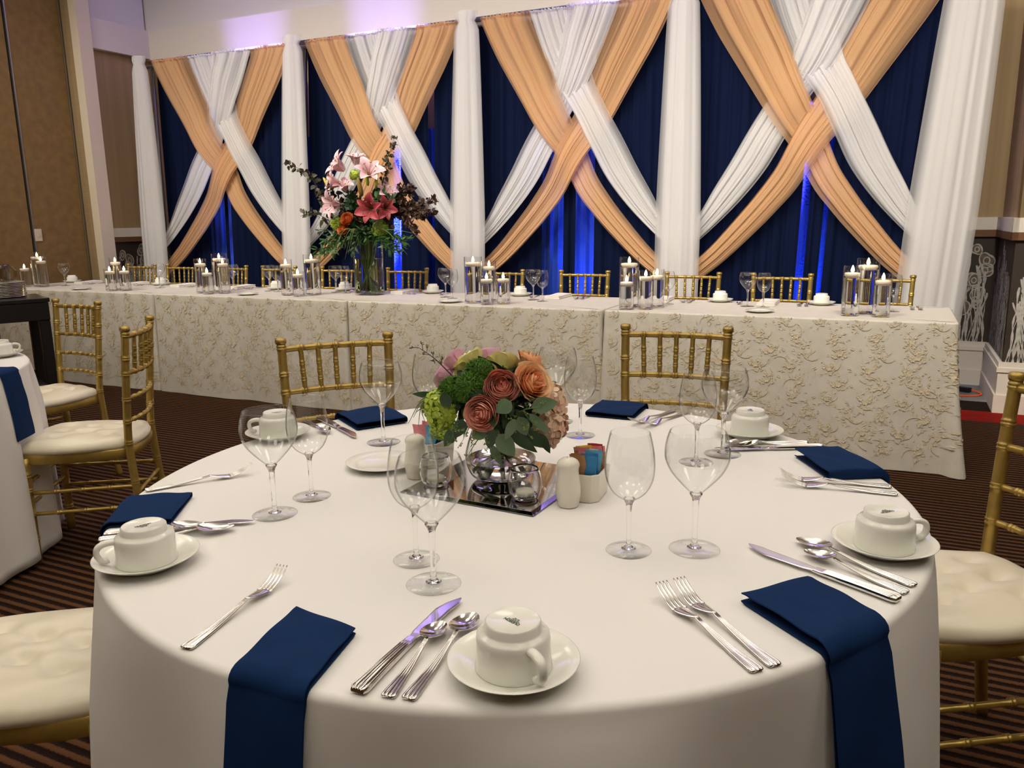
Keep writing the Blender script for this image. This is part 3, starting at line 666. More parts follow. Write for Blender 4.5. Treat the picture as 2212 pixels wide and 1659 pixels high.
def make_sprays():
    out = []; rg = np.random.default_rng(5)
    for k in range(6):
        mb = MB()
        def flower(x, y, r, np_=5):
            a0 = rg.uniform(0, 6.28)
            for j in range(np_):
                a = a0 + j * 2 * PI / np_; c, s = math.cos(a), math.sin(a); w = 0.42
                v = [(x, y, 0.001), (x + r * .6 * c - r * w * s, y + r * .6 * s + r * w * c, 0.0026), (x + r * c, y + r * s, 0.0025), (x + r * .6 * c + r * w * s, y + r * .6 * s - r * w * c, 0.0026)]
                mb.add(v, [(0, 1, 2, 3)[::-1]])
        def leaf(x, y, a, l, w):
            c, s = math.cos(a), math.sin(a)
            v = [(x, y, 0.0005), (x + l * .5 * c - w * s, y + l * .5 * s + w * c, 0.002), (x + l * c, y + l * s, 0.001), (x + l * .5 * c + w * s, y + l * .5 * s - w * c, 0.001)]
            mb.add(v, [(0, 3, 2, 1)])
        flower(0, 0, 0.015, 6); flower(0.016, 0.020, 0.010); flower(-0.022, 0.010, 0.010); flower(0.004, -0.026, 0.010)
        for j in range(15):
            q = rg.normal(0, .034, 2); flower(q[0], q[1] * .8, rg.uniform(.004, .008))
        for j in range(16): leaf(rg.normal(0, .032), rg.normal(0, .026), rg.uniform(0, 6.28), rg.uniform(.012, .032), rg.uniform(.0018, .0045))
        # a curling stem
        a = rg.uniform(0, 6.28); th = np.linspace(0, 2.4, 7); R = rg.uniform(0.03, 0.05)
        P = np.stack([R * np.cos(th + a) - R * math.cos(a), R * np.sin(th + a) - R * math.sin(a)], 1); v, f = ribbon(P, 0.0022)
        mb.add(np.c_[v, np.full(len(v), 0.002)], f)
        out.append((np.concatenate(mb.v), mb.f))
    return out
SPRAYS = make_sprays()
E1, E2, E3 = -5.49, -3.66, -1.83
lace_cloth('ivory lace cloth on the leftmost table of the head table', -7.42, E1 - 0.006, 1)
lace_cloth('ivory lace cloth on the head table, second table from the left', E1 + 0.006, E2 - 0.006, 2)
lace_cloth('ivory lace cloth on the head table under the tall flower vase and right of it', E2 + 0.006, E3 - 0.006, 3)
lace_cloth('ivory lace cloth at the right end of the head table', E3 + 0.006, -0.0, 4)
# ================================================================ glasses
def make_glass(kind):
    big = kind == 'balloon'
    t = thing('wine_glass', 'clear wine glass', 'wine glass')
    if big: bowl = [(0.0055, .093), (0.012, .100), (0.025, .113), (0.041, .132), (0.0500, .150), (0.0520, .163), (0.0508, .179), (0.0478, .191), (0.0445, .200)]; fr, sr = 0.0415, 0.0048
    else: bowl = [(0.005, .086), (0.014, .0905), (0.028, .102), (0.0375, .120), (0.0405, .139), (0.0400, .158), (0.0375, .176), (0.0345, .190), (0.0320, .200)]; fr, sr = 0.0375, 0.0042
    b = spline(bowl, 26); inner = [(max(0.0006, r - 0.0011 - 0.002 * (i < 3)), z + (0.002 if i < 3 else 0)) for i, (r, z) in enumerate(b)]
    prof = [tuple(q) for q in b] + [(b[-1][0] - 0.0005, b[-1][1] + 0.0006)] + inner[::-1]
    MB().add(*lathe(prof, 40)).obj('bowl', M_GLASS, t)
    z0 = bowl[0][1]
    stem = [(0.0001, 0.0042), (0.012, 0.0042), (0.0075, 0.007), (sr, 0.014), (sr * .92, z0 * .5), (sr * 1.05, z0 * .80), (bowl[0][0] * 1.15, z0 * .94), (bowl[0][0] * 1.9, z0 + 0.004), (0.0001, z0 + 0.0065)]
    MB().add(*lathe([tuple(q) for q in spline(stem, 30)], 14)).obj('stem', M_STEM, t)
    foot = [(0.0001, 0.0), (fr * .97, 0.0), (fr, 0.0009), (fr * .97, 0.0016), (fr * .6, 0.0026), (fr * .3, 0.0040), (0.0001, 0.0044)]
    MB().add(*lathe(foot, 40)).obj('foot', M_GLASS, t)
    return t
BALL = Proto(make_glass('balloon')); TALL = Proto(make_glass('tall'))
TT = 0.7632
GG = 'wine glasses on the round table'
for x, y, lab in [(0.295, 1.234, 'large balloon wine glass at front right of the round table'), (-0.122, 1.12, 'large balloon wine glass nearest us, left of centre on the round table'),
                  (-0.447, 1.423, 'large balloon wine glass at the left of the round table'), (-0.318, 1.907, 'large balloon wine glass before the left far chair, beside the small bread plate'),
                  (0.479, 1.765, 'large balloon wine glass before the right far chair, by the cup'), (0.121, 2.087, 'large balloon wine glass half hidden behind the right of the bouquet'),]:
    BALL.put((x, y, TT), RNG.uniform(0, 6), lab, GG)
for x, y, lab in [(0.187, 1.233, 'slim tall wine glass beside the sugar caddy at front right'), (-0.158, 1.209, 'slim tall wine glass behind the nearest balloon glass'),
                  (-0.401, 1.518, 'slim tall wine glass at left, right of the left balloon glass'), (0.405, 1.706, 'slim tall wine glass standing before the right far balloon glass'),
                  (0.169, 1.944, 'slim tall wine glass just right of the bouquet, behind the sugar caddy'), (-0.215, 2.02, 'slim tall wine glass half hidden behind the left of the bouquet')]:
    TALL.put((x, y, TT), RNG.uniform(0, 6), lab, GG)
GH = 'wine glasses on the head table'
HT = 0.7655
for s, d, k, lab in [(-0.987, .428, 't', 'slim wine glass on head table, right one of the pair nearest the right end'), (-1.081, .451, 'b', 'balloon wine glass on head table, left one of the pair nearest the right end'),
                     (-2.363, .366, 't', 'slim wine glass on head table before the blue lit gap at centre'), (-2.457, .431, 'b', 'balloon wine glass on head table left of the slim one at centre'),
                     (-3.027, .357, 't', 'slim wine glass on head table just left of the middle candle cluster'), (-3.123, .43, 'b', 'balloon wine glass on head table between a white cup and the middle candle cluster'),
                     (-1.555, .44, 't', 'slim wine glass on head table just right of the candle cluster right of centre'), (-4.024, .495, 't', 'slim wine glass on head table just left of the flower vase'),
                     (-4.128, .519, 'b', 'balloon wine glass on head table left of the flower vase'), (-4.62, .437, 't', 'slim wine glass on head table behind the candles left of the vase'),
                     (-4.728, .464, 'b', 'balloon wine glass on head table left of the candles beside the vase'), (-5.892, .437, 'b', 'balloon wine glass on head table before the left end white column'),
                     (-6.996, .38, 'b', 'balloon wine glass alone at the far left of the head table'), (-5.12, .48, 'b', 'balloon wine glass standing behind the second candle cluster from left'),
                     (-0.30, .42, 't', 'slim wine glass on head table behind the rightmost candle cluster')]:
    (TALL if k == 't' else BALL).put(W(s, d, HT), RNG.uniform(0, 6), lab, GH)

# ================================================================ cups, saucers, plates
def make_cup(stamp=True):
    t = thing('coffee_cup', 'white cup', 'cup')
    out = [(0.0462, 0.0), (0.0468, 0.0015), (0.0455, 0.012), (0.0448, 0.038), (0.0440, 0.0435), (0.0410, 0.0468), (0.0362, 0.0482), (0.0346, 0.0502), (0.0340, 0.0588), (0.0322, 0.0604), (0.0290, 0.0590), (0.0001, 0.0580)]
    inn = [(0.0001, 0.050), (0.036, 0.047), (0.0415, 0.040), (0.0430, 0.010), (0.0440, 0.0)]
    MB().add(*lathe(inn + out, 48)).obj('body', M_CHINA, t, sharp=50)
    h = [(0.0440, 0, 0.040), (0.055, 0, 0.0405), (0.067, 0, 0.036), (0.0705, 0, 0.026), (0.067, 0, 0.0165), (0.060, 0, 0.0115), (0.0540, 0, 0.0125)]
    P = spline(h, 24); v, f = tube(P, np.linspace(0.0052, 0.0044, 24), 10); v = v * np.array([1, 1.35, 1])
    MB().add(v, f).obj('handle', M_CHINA, t)
    if stamp: STAMP.copy_to(t)
    return t
class Stamp:
    """printed maker's stamp on the underside of the cup: a word over three fine lines"""
    def __init__(s):
        cu = bpy.data.curves.new('stamp_text', 'FONT'); cu.body = 'DUDSON'; cu.size = 0.0060; cu.align_x = 'CENTER'; cu.offset = 0.00025
        o = bpy.data.objects.new('stamp_text', cu); COL.objects.link(o)
        dg = bpy.context.evaluated_depsgraph_get(); me = bpy.data.meshes.new_from_object(o.evaluated_get(dg))
        bpy.data.objects.remove(o); v = np.array([q.co[:] for q in me.vertices]); f = [tuple(p.vertices) for p in me.polygons]; bpy.data.meshes.remove(me)
        mb = MB().add(v + np.array([0, 0, 0.0586]), f)
        for y, w, nb in ((-0.0022, 0.019, 6), (-0.0046, 0.012, 3), (-0.0070, 0.010, 2)):
            for k in range(nb):
                x0 = -w / 2 + k * w / nb; mb.add([(x0, y, .0586), (x0 + w / nb * .75, y, .0586), (x0 + w / nb * .75, y + .0013, .0586), (x0, y + .0013, .0586)], [(0, 1, 2, 3)])
        s.me = mb.mesh('stamp', principled('green_stamp_ink', (0.02, 0.05, 0.02), 0.5), False)
    def copy_to(s, t):
        o = bpy.data.objects.new('stamp', s.me); COL.objects.link(o); o.parent = t; o['label'] = "small green maker's stamp"; o.rotation_euler = (0, 0, rad(-165)); return o
STAMP = Stamp()
def make_saucer():
    t = thing('saucer', 'white saucer', 'saucer')
    pr = [(0.0001, 0.0025), (0.040, 0.0025), (0.042, 0.0), (0.046, 0.0), (0.052, 0.0050), (0.068, 0.0120), (0.0795, 0.0185), (0.0805, 0.0198), (0.0790, 0.0202), (0.066, 0.0145), (0.052, 0.0080), (0.0480, 0.0070), (0.0001, 0.0068)]
    MB().add(*lathe(pr, 56)).obj('dish', M_CHINA, t)
    return t
CUP = Proto(make_cup()); SAU = Proto(make_saucer())
for x, y, a, n in [(-0.003, 0.880, -62, 'nearest us at the front of the round table'), (-0.590, 1.207, -150, 'at the left edge of the round table'), (0.599, 1.220, 5, 'at the right edge of the round table'),
                   (0.585, 1.916, 70, 'at the far right of the round table'), (-0.594, 1.968, 185, 'at the far left of the round table')]:
    SAU.put((x, y, TT), RNG.uniform(0, 6), 'white china saucer ' + n, 'saucers on the round table')
    o = CUP.put((x, y, TT + 0.0074), rad(a), 'upturned white cup on its saucer ' + n, 'cups on the round table')
SAU.put((-2.135, 3.32, 0.7632), 0, 'white saucer on the neighbouring table at the left edge', 'saucers on the left table')
CUP.put((-2.135, 3.32, 0.7706), rad(40), 'white cup upside down on the neighbouring table at the left edge', 'cups on the left table')
HCUPS = [(-0.686, .745), (-1.281, .745), (-2.658, .70), (-3.366, .715), (-4.155, .66), (-4.78, .60), (-6.14, .70), (-7.29, .69)]
for i, (s, d) in enumerate(HCUPS):
    d = min(d, 0.665); n = 'on the head table, %s from the right' % ORD[i]
    SAU.put(W(s, d, HT), 0, 'white saucer ' + n, 'saucers on the head table'); CUP.put(W(s, d, HT + 0.0074), rad(65 + 20 * math.sin(i * 3)), 'white cup upside down on its saucer ' + n, 'cups on the head table')
def make_bread():
    t = thing('bread_plate', 'small white plate', 'plate')
    pr = [(0.0001, 0.002), (0.043, 0.002), (0.045, 0.0), (0.048, 0.0), (0.056, 0.0055), (0.078, 0.0115), (0.0795, 0.0130), (0.0780, 0.0138), (0.056, 0.0080), (0.049, 0.0058), (0.0001, 0.0055)]
    MB().add(*lathe(pr, 48)).obj('dish', M_CHINA, t); return t
BRD = Proto(make_bread())
BRD.put((-0.292, 1.715, TT), 0, 'small empty white bread plate on the round table left of the bouquet', 'bread plates')
for s, d, lab in [(-0.97, .18, 'in front of the right pair of wine glasses'), (-2.919, .13, 'left of the middle candle cluster'), (-4.664, .15, 'left of the candles beside the flower vase'), (-6.45, .12, 'at the far left')]:
    BRD.put(W(s, d, HT), 0, 'small white plate on the head table ' + lab, 'bread plates')

# ================================================================ cutlery (local x from handle end to tip)
def strip(xs, ws, zs, th, nc=13, flutes=0, flx=(0, 0), crown=0.0, flat=4):
    """closed bar: half widths ws, centre heights zs, thickness th, optional ribs on the top between flx"""
    xs, ws, zs = map(lambda a: np.asarray(a, float), (xs, ws, zs)); th = np.broadcast_to(np.asarray(th, float), xs.shape); n = len(xs)
    c = np.linspace(-1, 1, nc); v = []
    if flutes: c = np.sign(c) * np.abs(c) ** 0.95
    for i in range(n):
        rib = 0.0
        if flutes and flx[0] <= xs[i] <= flx[1]: rib = 0.42 * th[i] * (np.abs(np.sin((c + 1) / 2 * PI * flutes)) ** 0.7 - 0.6) * min(1, ws[i] / 0.006)
        prof = np.sqrt(np.clip(1 - (np.abs(c) * .99) ** flat, 0, 1))
        up = zs[i] + th[i] / 2 * prof + rib * prof + crown * (c * c - 1)
        dn = zs[i] - th[i] / 2 * prof + crown * (c * c - 1)
        v += [(xs[i], c[k] * ws[i], up[k]) for k in range(nc)] + [(xs[i], c[k] * ws[i], dn[k]) for k in range(nc - 1, -1, -1)]
    m = 2 * nc; f = grid_faces(n, m, closed_v=True) + [tuple(range(m))[::-1], tuple((n - 1) * m + k for k in range(m))]
    return np.array(v), f
def handle(L, w0, w1, rise, th0, fl=4):
    u = np.linspace(0, 1, 30) ** 1.3; xs = u * L
    ws = np.interp(u, [0, .012, .035, .08, .5, .85, 1], [w0 * .72, w0 * .92, w0, w0, w0 * .62, w1 * 1.15, w1]); zs = 0.0020 + rise * np.clip((u - .35) / .65, 0, 1) ** 1.6
    return strip(xs, ws, zs, np.interp(u, [0, .02, .1, 1], [th0 * .7, th0, th0, th0 * .75]), 33, fl, (0, L * .9), flat=10)
def make_fork():
    t = thing('fork', 'steel fork', 'fork'); L = 0.125
    MB().add(*handle(L, 0.0103, 0.0036, 0.008, 0.0032)).obj('handle', M_STEEL, t, sharp=60)
    mb = MB(); xs = np.linspace(0, .062, 14); u = xs / .062
    ws = np.interp(u, [0, .2, .5, .8, 1], [.0032, .0075, .0115, .0125, .0125]); z = 0.0102 - 0.0075 * np.sin(np.clip(u, 0, 1) * PI * .55) ** 1
    mb.add(*strip(L + xs[:10], ws[:10], z[:10], 0.002, 11, crown=-0.0012))
    x0 = L + xs[9] - .002; z0 = z[9]
    for k in range(4):
        y0 = (-1.5 + k) * 0.0064; q = np.linspace(0, 1, 10); X = x0 + q * .048; Z = z0 + 0.0005 + 0.020 * q ** 1.7; Wd = np.interp(q, [0, .1, .85, 1], [.0030, .0021, .0018, .0008])
        v, f = strip(X, Wd, Z, np.interp(q, [0, 1], [.0021, .0013]), 5); v[:, 1] += y0 * (1 - 0.08 * (v[:, 0] - x0) / .048); mb.add(v, f)
    mb.obj('tines', M_STEEL, t); return t
def make_spoon(L=0.118, bl=0.056, bw=0.0160):
    t = thing('spoon', 'steel spoon', 'spoon')
    MB().add(*handle(L, 0.0096, 0.0030, 0.010, 0.0032)).obj('handle', M_STEEL, t, sharp=60)
    nu, nv = 18, 28; mb = MB()
    for lift, flip in ((0.0, False), (-0.0013, True)):
        v = []
        for i in range(nu):
            r = i / (nu - 1)
            for j in range(nv):
                a = 2 * PI * j / nv; ex = math.cos(a); ey = math.sin(a)
                x = L + bl / 2 - .002 + bl / 2 * r * ex; taper = 1 - 0.22 * ex * r
                y = bw * r * ey * taper; z = 0.0020 - 0.0072 * (1 - r * r) * (1.0) + 0.0095 + 0.0035 * (-ex * r) + lift
                v.append((x, y, z))
        f = grid_faces(nu, nv, closed_v=True); mb.add(v, [q[::-1] for q in f] if flip else f)
    n = nu * nv; mb.f += [((nu - 1) * nv + j, (nu - 1) * nv + (j + 1) % nv, n + (nu - 1) * nv + (j + 1) % nv, n + (nu - 1) * nv + j) for j in range(nv)]
    mb.obj('bowl', M_STEEL, t, sharp=50); return t
def make_knife():
    t = thing('knife', 'steel table knife', 'knife')
    u = np.linspace(0, 1, 26); xs = u * .128
    MB().add(*strip(xs, np.interp(u, [0, .02, .06, .4, .9, 1], [.0088, .0114, .0120, .0098, .0082, .0070]), np.full(26, .0046), np.interp(u, [0, .05, .5, 1], [.0060, .0080, .0078, .0058]), 37, 5, (0.0, .110), flat=8)).obj('handle', M_STEEL, t, sharp=60)
    q = np.linspace(0, 1, 22); X = .128 + q * .124; wd = np.interp(q, [0, .06, .12, .65, .82, .93, 1], [.0058, .0068, .0092, .0108, .0092, .0054, .0008])
    v, f = strip(X, wd, np.full(22, .0046), np.interp(q, [0, .1, 1], [.0040, .0024, .0014]), 13, flat=24); v[:, 1] += np.interp(v[:, 0], [.128, .14, .21, .252], [0, -.0006, -.0008, -.0090])
    MB().add(v, f).obj('blade', M_STEEL, t, sharp=40); return t
FORK = Proto(make_fork()); KNIFE = Proto(make_knife()); SPOON = Proto(make_spoon()); SPOONB = Proto(make_spoon(0.142, 0.064, 0.0178))
def lay(P, x, y, ang, label, group, z=TT + 0.0002, tilt=None):
    o = P.put((x, y, z), rad(ang), label, group)
    return o
CG = 'cutlery on the round table'
lay(FORK, -0.424, 0.941, 71, 'single fork left of the front left navy napkin', CG)
lay(KNIFE, -0.184, 0.835, 67.0, 'table knife between the front left napkin and two spoons', CG)
lay(SPOON, -0.148, 0.827, 73, 'teaspoon right of the front knife, nearer the knife', CG)
lay(SPOONB, -0.124, 0.822, 70.5, 'larger spoon between the teaspoon and the front cup', CG)
lay(FORK, 0.289, 0.869, 111.8, 'left fork of the overlapping pair at front right', CG)
lay(FORK, 0.314, 0.880, 111.0, 'right fork of the overlapping pair at front right', CG, )
lay(KNIFE, 0.538, 1.04, 129, 'table knife lying above the front right navy napkin', CG)
lay(SPOON, 0.562, 1.065, 124.0, 'teaspoon between the right knife and the right cup, nearer the knife', CG)
lay(SPOONB, 0.585, 1.088, 124.0, 'larger spoon nearest the right cup', CG)
lay(FORK, 0.752, 1.522, 163.2, 'upper fork of the pair before the right napkin', CG)
lay(FORK, 0.744, 1.478, 161.0, 'lower fork of the pair before the right napkin', CG)
lay(KNIFE, 0.722, 1.800, 182, 'knife lying in front of the far right cup', CG)
lay(SPOON, 0.699, 1.832, 186, 'teaspoon between far right cup and knife, nearer the knife', CG)
lay(SPOONB, 0.705, 1.852, 186, 'larger spoon right under the far right saucer', CG)
lay(FORK, 0.478, 2.158, 228, 'right fork of the pair right of the far right napkin', CG)
lay(FORK, 0.450, 2.182, 228, 'left fork of the pair right of the far right napkin', CG)
lay(FORK, -0.753, 1.566, 30, 'single fork above the left navy napkin', CG)
lay(KNIFE, -0.716, 1.322, 15, 'knife lying behind the left cup', CG)
lay(SPOONB, -0.690, 1.283, 18.5, 'larger spoon partly hidden behind the left cup', CG)
lay(SPOON, -0.715, 1.300, 17.5, 'teaspoon partly hidden behind the left cup', CG, TT + 0.0036)
lay(KNIFE, -0.533, 2.152, -54.5, 'knife left of the far left napkin', CG)
lay(SPOON, -0.565, 2.13, -57, 'spoon beside the knife left of the far left napkin', CG)
lay(KNIFE, 0.08, 2.30, -92, 'knife behind the bouquet, left of the far right napkin', CG)
lay(SPOON, 0.05, 2.30, -92, 'spoon behind the bouquet beside the far knife', CG)
lay(KNIFE, -1.975, 3.02, 170, 'knife on the neighbouring left table beside its navy napkin', 'cutlery on the left table')
HF = [-0.20, -0.80, -1.49, -2.20, -3.50, -5.05, -5.70, -6.30, -6.92]
na = 90 - math.degrees(TA)
for i, s in enumerate(HF):
    for k in range(2):
        p = W(s + k * 0.032, 0.72, HT + 0.0002); lay(FORK, p[0], p[1], na + 180 + k * 3, '%s fork of the %s pair from the right on the head table' % (('left', 'right')[k], ORD[i]), 'forks on the head table', p[2])
for i, (s, d) in enumerate(HCUPS[:7]):
    p = W(s + 0.125, 0.70, HT + 0.0002); lay(SPOON, p[0], p[1], na + 184, 'spoon right of the %s cup from the right on the head table' % ORD[i], 'spoons on the head table', p[2])
# ================================================================ napkins
def napkin(label, c0, ang, width, rhang, zend, center=RC, R=RR, rz=0.0, skew=0.0, open_side=-1, flat_end=None, puff=0.010, widen=1.0, shift=0.0):
    """folded runner: lies from the inner point c0 along ang, then falls over the table edge down to zend.
    Its section is a folded sheet, rounded on one side and open on the other."""
    c0 = np.array(c0); a = np.array([math.cos(rad(ang)), math.sin(rad(ang))]); n2 = np.array([-a[1], a[0]]); cc = np.array(center)
    th = 0.0024; g = puff; us = np.linspace(-1, 1, 14) * (-open_side)          # from the open side to the rounded one
    # section: outline of a C-fold, x across (-1..1), y height
    arc = [(us[-1] * (1 + 0.05 * math.sin(x)), g / 2 + g / 2 * math.cos(x)) for x in np.linspace(0.4, PI - 0.4, 4)]
    sec = [(u, g) for u in us] + arc + [(u, 0.0) for u in us[::-1]] + [(u, th) for u in us] + [(us[-1] * 0.985, g / 2)] + [(u, g - th) for u in us[::-1]]
    ns = len(sec); m = 16; arcs = [0.25, 0.55, 0.85, 1.15, 1.4, PI / 2]; drops = list(np.linspace(0.02, TZ - 0.03 - zend, 20)); path = list(range(m + len(arcs) + len(drops))); v = []
    cl = CLOTHS[0 if center is RC else 1]; Re = R - 0.013; re = 0.013
    def column(u):
        s0 = c0 + n2 * (u * width / 2) + a * (skew * u); q = s0 - cc; bq = q @ a
        return s0, -bq + math.sqrt(max(bq * bq - (q @ q - Re * Re), 0))
    def crad(u, t):
        s0, d = column(u); e = s0 + a * d - cc; return cl[4](math.atan2(e[1], e[0]), t)
    need = []
    for z in drops:
        tt = min(1, max(0.03, (z - cl[2] + 0.013) / (TZ - cl[2] - cl[3]))); need.append(max(crad(u, tt) for u in np.linspace(-1, 1, 7)))
    for i in path:
        for (u, h) in sec:
            s0, d = column(u); k = 1.0 if i < m else max(0.30, 1.0 - 0.7 * (i - m + 1) / 5.0); hh = h * k
            if i == 0: hh = g / 2 + (hh - g / 2) * 0.75
            hh += 0.0012 * math.sin(3 * u + 0.6 * i) * (1 if h > th * 1.5 else 0)
            if i < m: p2 = s0 + a * (d * i / (m - 1)); zz = hh
            else:
                e = s0 + a * d - cc; rh = e / np.linalg.norm(e)
                if i < m + len(arcs): b = arcs[i - m]; r = Re + (re + hh + 0.002) * math.sin(b); zz = -re + (re + hh) * math.cos(b)
                else:
                    kk = i - m - len(arcs); b = PI / 2; zz = -re - drops[kk]; r = max(Re + re + 0.002, need[kk] + 0.003) + hh
                    w2 = 1 + (widen - 1) * (kk + 1) / len(drops); tang = np.array([-rh[1], rh[0]])
                    p2 = cc + rh * r + n2 * (u * width / 2 * (w2 - 1)) + n2 * shift * (kk + 1) / len(drops); v.append((p2[0], p2[1], TZ + 0.0014 + zz)); continue
                p2 = cc + rh * r
            v.append((p2[0], p2[1], TZ + 0.0014 + zz))
    f = grid_faces(len(path), ns, closed_v=True)
    e0 = list(range(ns)); e1 = [(len(path) - 1) * ns + k for k in range(ns)]
    nn = len(us)
    # end caps: two layers each
    def cap(base, flip):
        o = list(range(0, nn)); lo = list(range(nn + 4, nn + 4 + nn)); li = list(range(nn + 4 + nn, nn + 4 + 2 * nn)); ui = list(range(nn + 4 + 2 * nn + 1, nn + 4 + 2 * nn + 1 + nn))
        for k in range(nn - 1):
            qa = (base + o[k], base + o[k + 1], base + ui[nn - 2 - k], base + ui[nn - 1 - k]); qb = (base + lo[k], base + lo[k + 1], base + li[nn - 2 - k], base + li[nn - 1 - k])
            f.append(qa[::-1] if flip else qa); f.append(qb[::-1] if flip else qb)
    cap(0, False); cap((len(path) - 1) * ns, True)
    mb = MB().add(v, f)
    o = mb.obj('folded_napkin', M_NAVY, sharp=60)
    return tag(o, label, 'napkin', 'navy napkins')
napkin('navy napkin hanging over the front left edge of the round table', (-0.258, 1.003), -103.5, 0.106, 0, 0.30, skew=0.020, open_side=1, puff=0.012)
napkin('navy napkin hanging over the front right edge of the round table, its fold gaping open', (0.374, 1.070), -66, 0.122, 0, 0.30, skew=0.0, open_side=-1, puff=0.018, widen=1.15)
napkin('navy napkin on the right side of the round table, behind two forks', (0.640, 1.655), 4, 0.165, 0, 0.50, open_side=1, puff=0.022)
napkin('small folded navy napkin before the right far chair', (0.262, 2.115), 66, 0.13, 0, 0.45, open_side=-1, puff=0.016)
napkin('folded navy napkin before the left far chair', (-0.345, 2.06), 121, 0.14, 0, 0.45, open_side=1, puff=0.020)
napkin('navy napkin at the left side of the round table, above the cup', (-0.632, 1.452), 187, 0.145, 0, 0.50, open_side=1, puff=0.012)
napkin('navy napkin hanging from the neighbouring left table onto the chair seat', (-2.10, 2.94), 4, 0.125, 0, 0.49, center=(-2.64, 2.87), R=0.765, open_side=1)
M_WNAP = principled('white_napkin_cloth', (0.78, 0.75, 0.70), 0.85, bump=(900, 0.15, 0.0006))
def make_white_napkin():
    t = thing('folded_napkin', 'white folded napkin', 'napkin')
    for k, (w, z) in enumerate(((0.055, 0.0), (0.052, 0.011))):
        mb = MB(); n = 22; sec = [(-w, 0.002), (-w * .96, 0), (w * .96, 0), (w, 0.003), (w, 0.008), (w * .95, 0.0105), (-w * .9, 0.0100), (-w, 0.007)]; v = []
        for i in range(n):
            y = -0.11 + 0.22 * i / (n - 1)
            for x, h in sec: v.append((x, y, z + h + 0.0015 * math.sin(y * 30 + x * 20) * (h > 0.005)))
        mb.add(v, grid_faces(n, 8, closed_v=True) + [tuple(range(8))[::-1], tuple(range((n - 1) * 8, n * 8))]); mb.obj('layer', M_WNAP, t, sharp=50)
    return t
WN = Proto(make_white_napkin())
for i, s in enumerate([-0.985, -1.64, -2.36, -3.59, -5.18, -5.82, -6.42, -7.03]):
    WN.put(W(s, 0.635, HT), FRZ + 0.05 * math.sin(i * 2.0), 'white folded napkin on the head table, %s from the right' % ORD[i], 'white napkins on the head table')

# ================================================================ floating candles in glass cylinders
M_CYL = thin_glass('cylinder_glass', edge=0.45)
def make_candle(r, h, name):
    t = thing('candle_cylinder', 'glass cylinder with a floating candle', 'candle holder')
    th = 0.003
    prof = [(0.0001, 0.0), (r - .002, 0.0), (r, 0.002), (r, 0.003), (r, h - .002), (r, h - .001), (r - th / 2, h), (r - th, h - .001), (r - th, 0.009), (0.0001, 0.009)]
    MB().add(*lathe(prof, 36)).obj('glass', M_CYL, t, sharp=25)
    wl = h - 0.060 if h > 0.2 else h - 0.045; rw = r - th - 0.0004
    MB().add(*lathe([(0.0001, 0.0096), (rw - .001, 0.0096), (rw, 0.0108), (rw, 0.0112), (rw, wl * .5), (rw, wl), (0.0001, wl)], 36)).obj('water', M_WATER, t, sharp=25)
    cr = r * 0.86
    c = MB().add(*lathe([(0.0001, wl + 0.0005), (cr * .80, wl + 0.0005), (cr * .97, wl + .010), (cr, wl + .018), (cr * .96, wl + .0235), (cr * .80, wl + .0245), (cr * .5, wl + .022), (0.0001, wl + .021)], 28)).obj('floating_candle', M_WAX, t)
    fz = wl + 0.024
    MB().add(*tube([(0, 0, wl + .020), (0.0006, 0, fz + .006)], 0.0009, 6)).obj('wick', M_BLACK, c)
    MB().add(*lathe([(0.0003, fz + .002), (0.0060, fz + .005), (0.0092, fz + .012), (0.0074, fz + .022), (0.0034, fz + .032), (0.0003, fz + .040)], 12)).obj('flame', M_FLAME, c)
    return t
CP = {}
def candle(s, d, r, h, label, grp):
    k = (round(r, 4), round(h, 3))
    if k not in CP: CP[k] = Proto(make_candle(r, h, ''))
    CP[k].put(W(s, d + r, HT), RNG.uniform(0, 6), label, grp)
SZ = {'t': (0.058, 0.295), 'm': (0.045, 0.262), 'k': (0.044, 0.225), 's': (0.043, 0.180)}
CL = [('leftmost', [(-7.27, .16, 's', 'short left'), (-7.16, .20, 't', 'tallest middle'), (-7.055, .17, 'm', 'right')]),
      ('second from left', [(-6.10, .15, 'm', 'tall back'), (-6.055, .055, 's', 'short front'), (-5.955, .11, 's', 'short right')]),
      ('third from left', [(-5.145, .135, 'm', 'left'), (-5.02, .075, 's', 'short front'), (-5.075, .25, 't', 'tallest back'), (-4.935, .155, 'm', 'right')]),
      ('beside the tall flower vase', [(-4.335, .165, 'm', 'left'), (-4.195, .125, 's', 'short front'), (-4.165, .235, 't', 'tallest right')]),
      ('in the middle of the table', [(-2.75, .085, 't', 'tallest left'), (-2.70, .225, 'm', 'back'), (-2.622, .035, 's', 'short front'), (-2.535, .095, 's', 'short right')]),
      ('right of centre', [(-1.742, .175, 't', 'tallest back'), (-1.712, .045, 's', 'short front'), (-1.61, .085, 'k', 'middle'), (-1.575, .20, 'k', 'back right')]),
      ('rightmost', [(-0.505, .115, 'm', 'left'), (-0.435, .225, 't', 'tallest back'), (-0.355, .105, 'k', 'right')])]
for cn, lst in CL:
    for s, d, k, w in lst:
        candle(s, d, *SZ[k], '%s glass cylinder with floating lit candle, candle cluster %s' % (w, cn), 'floating candles on the head table')
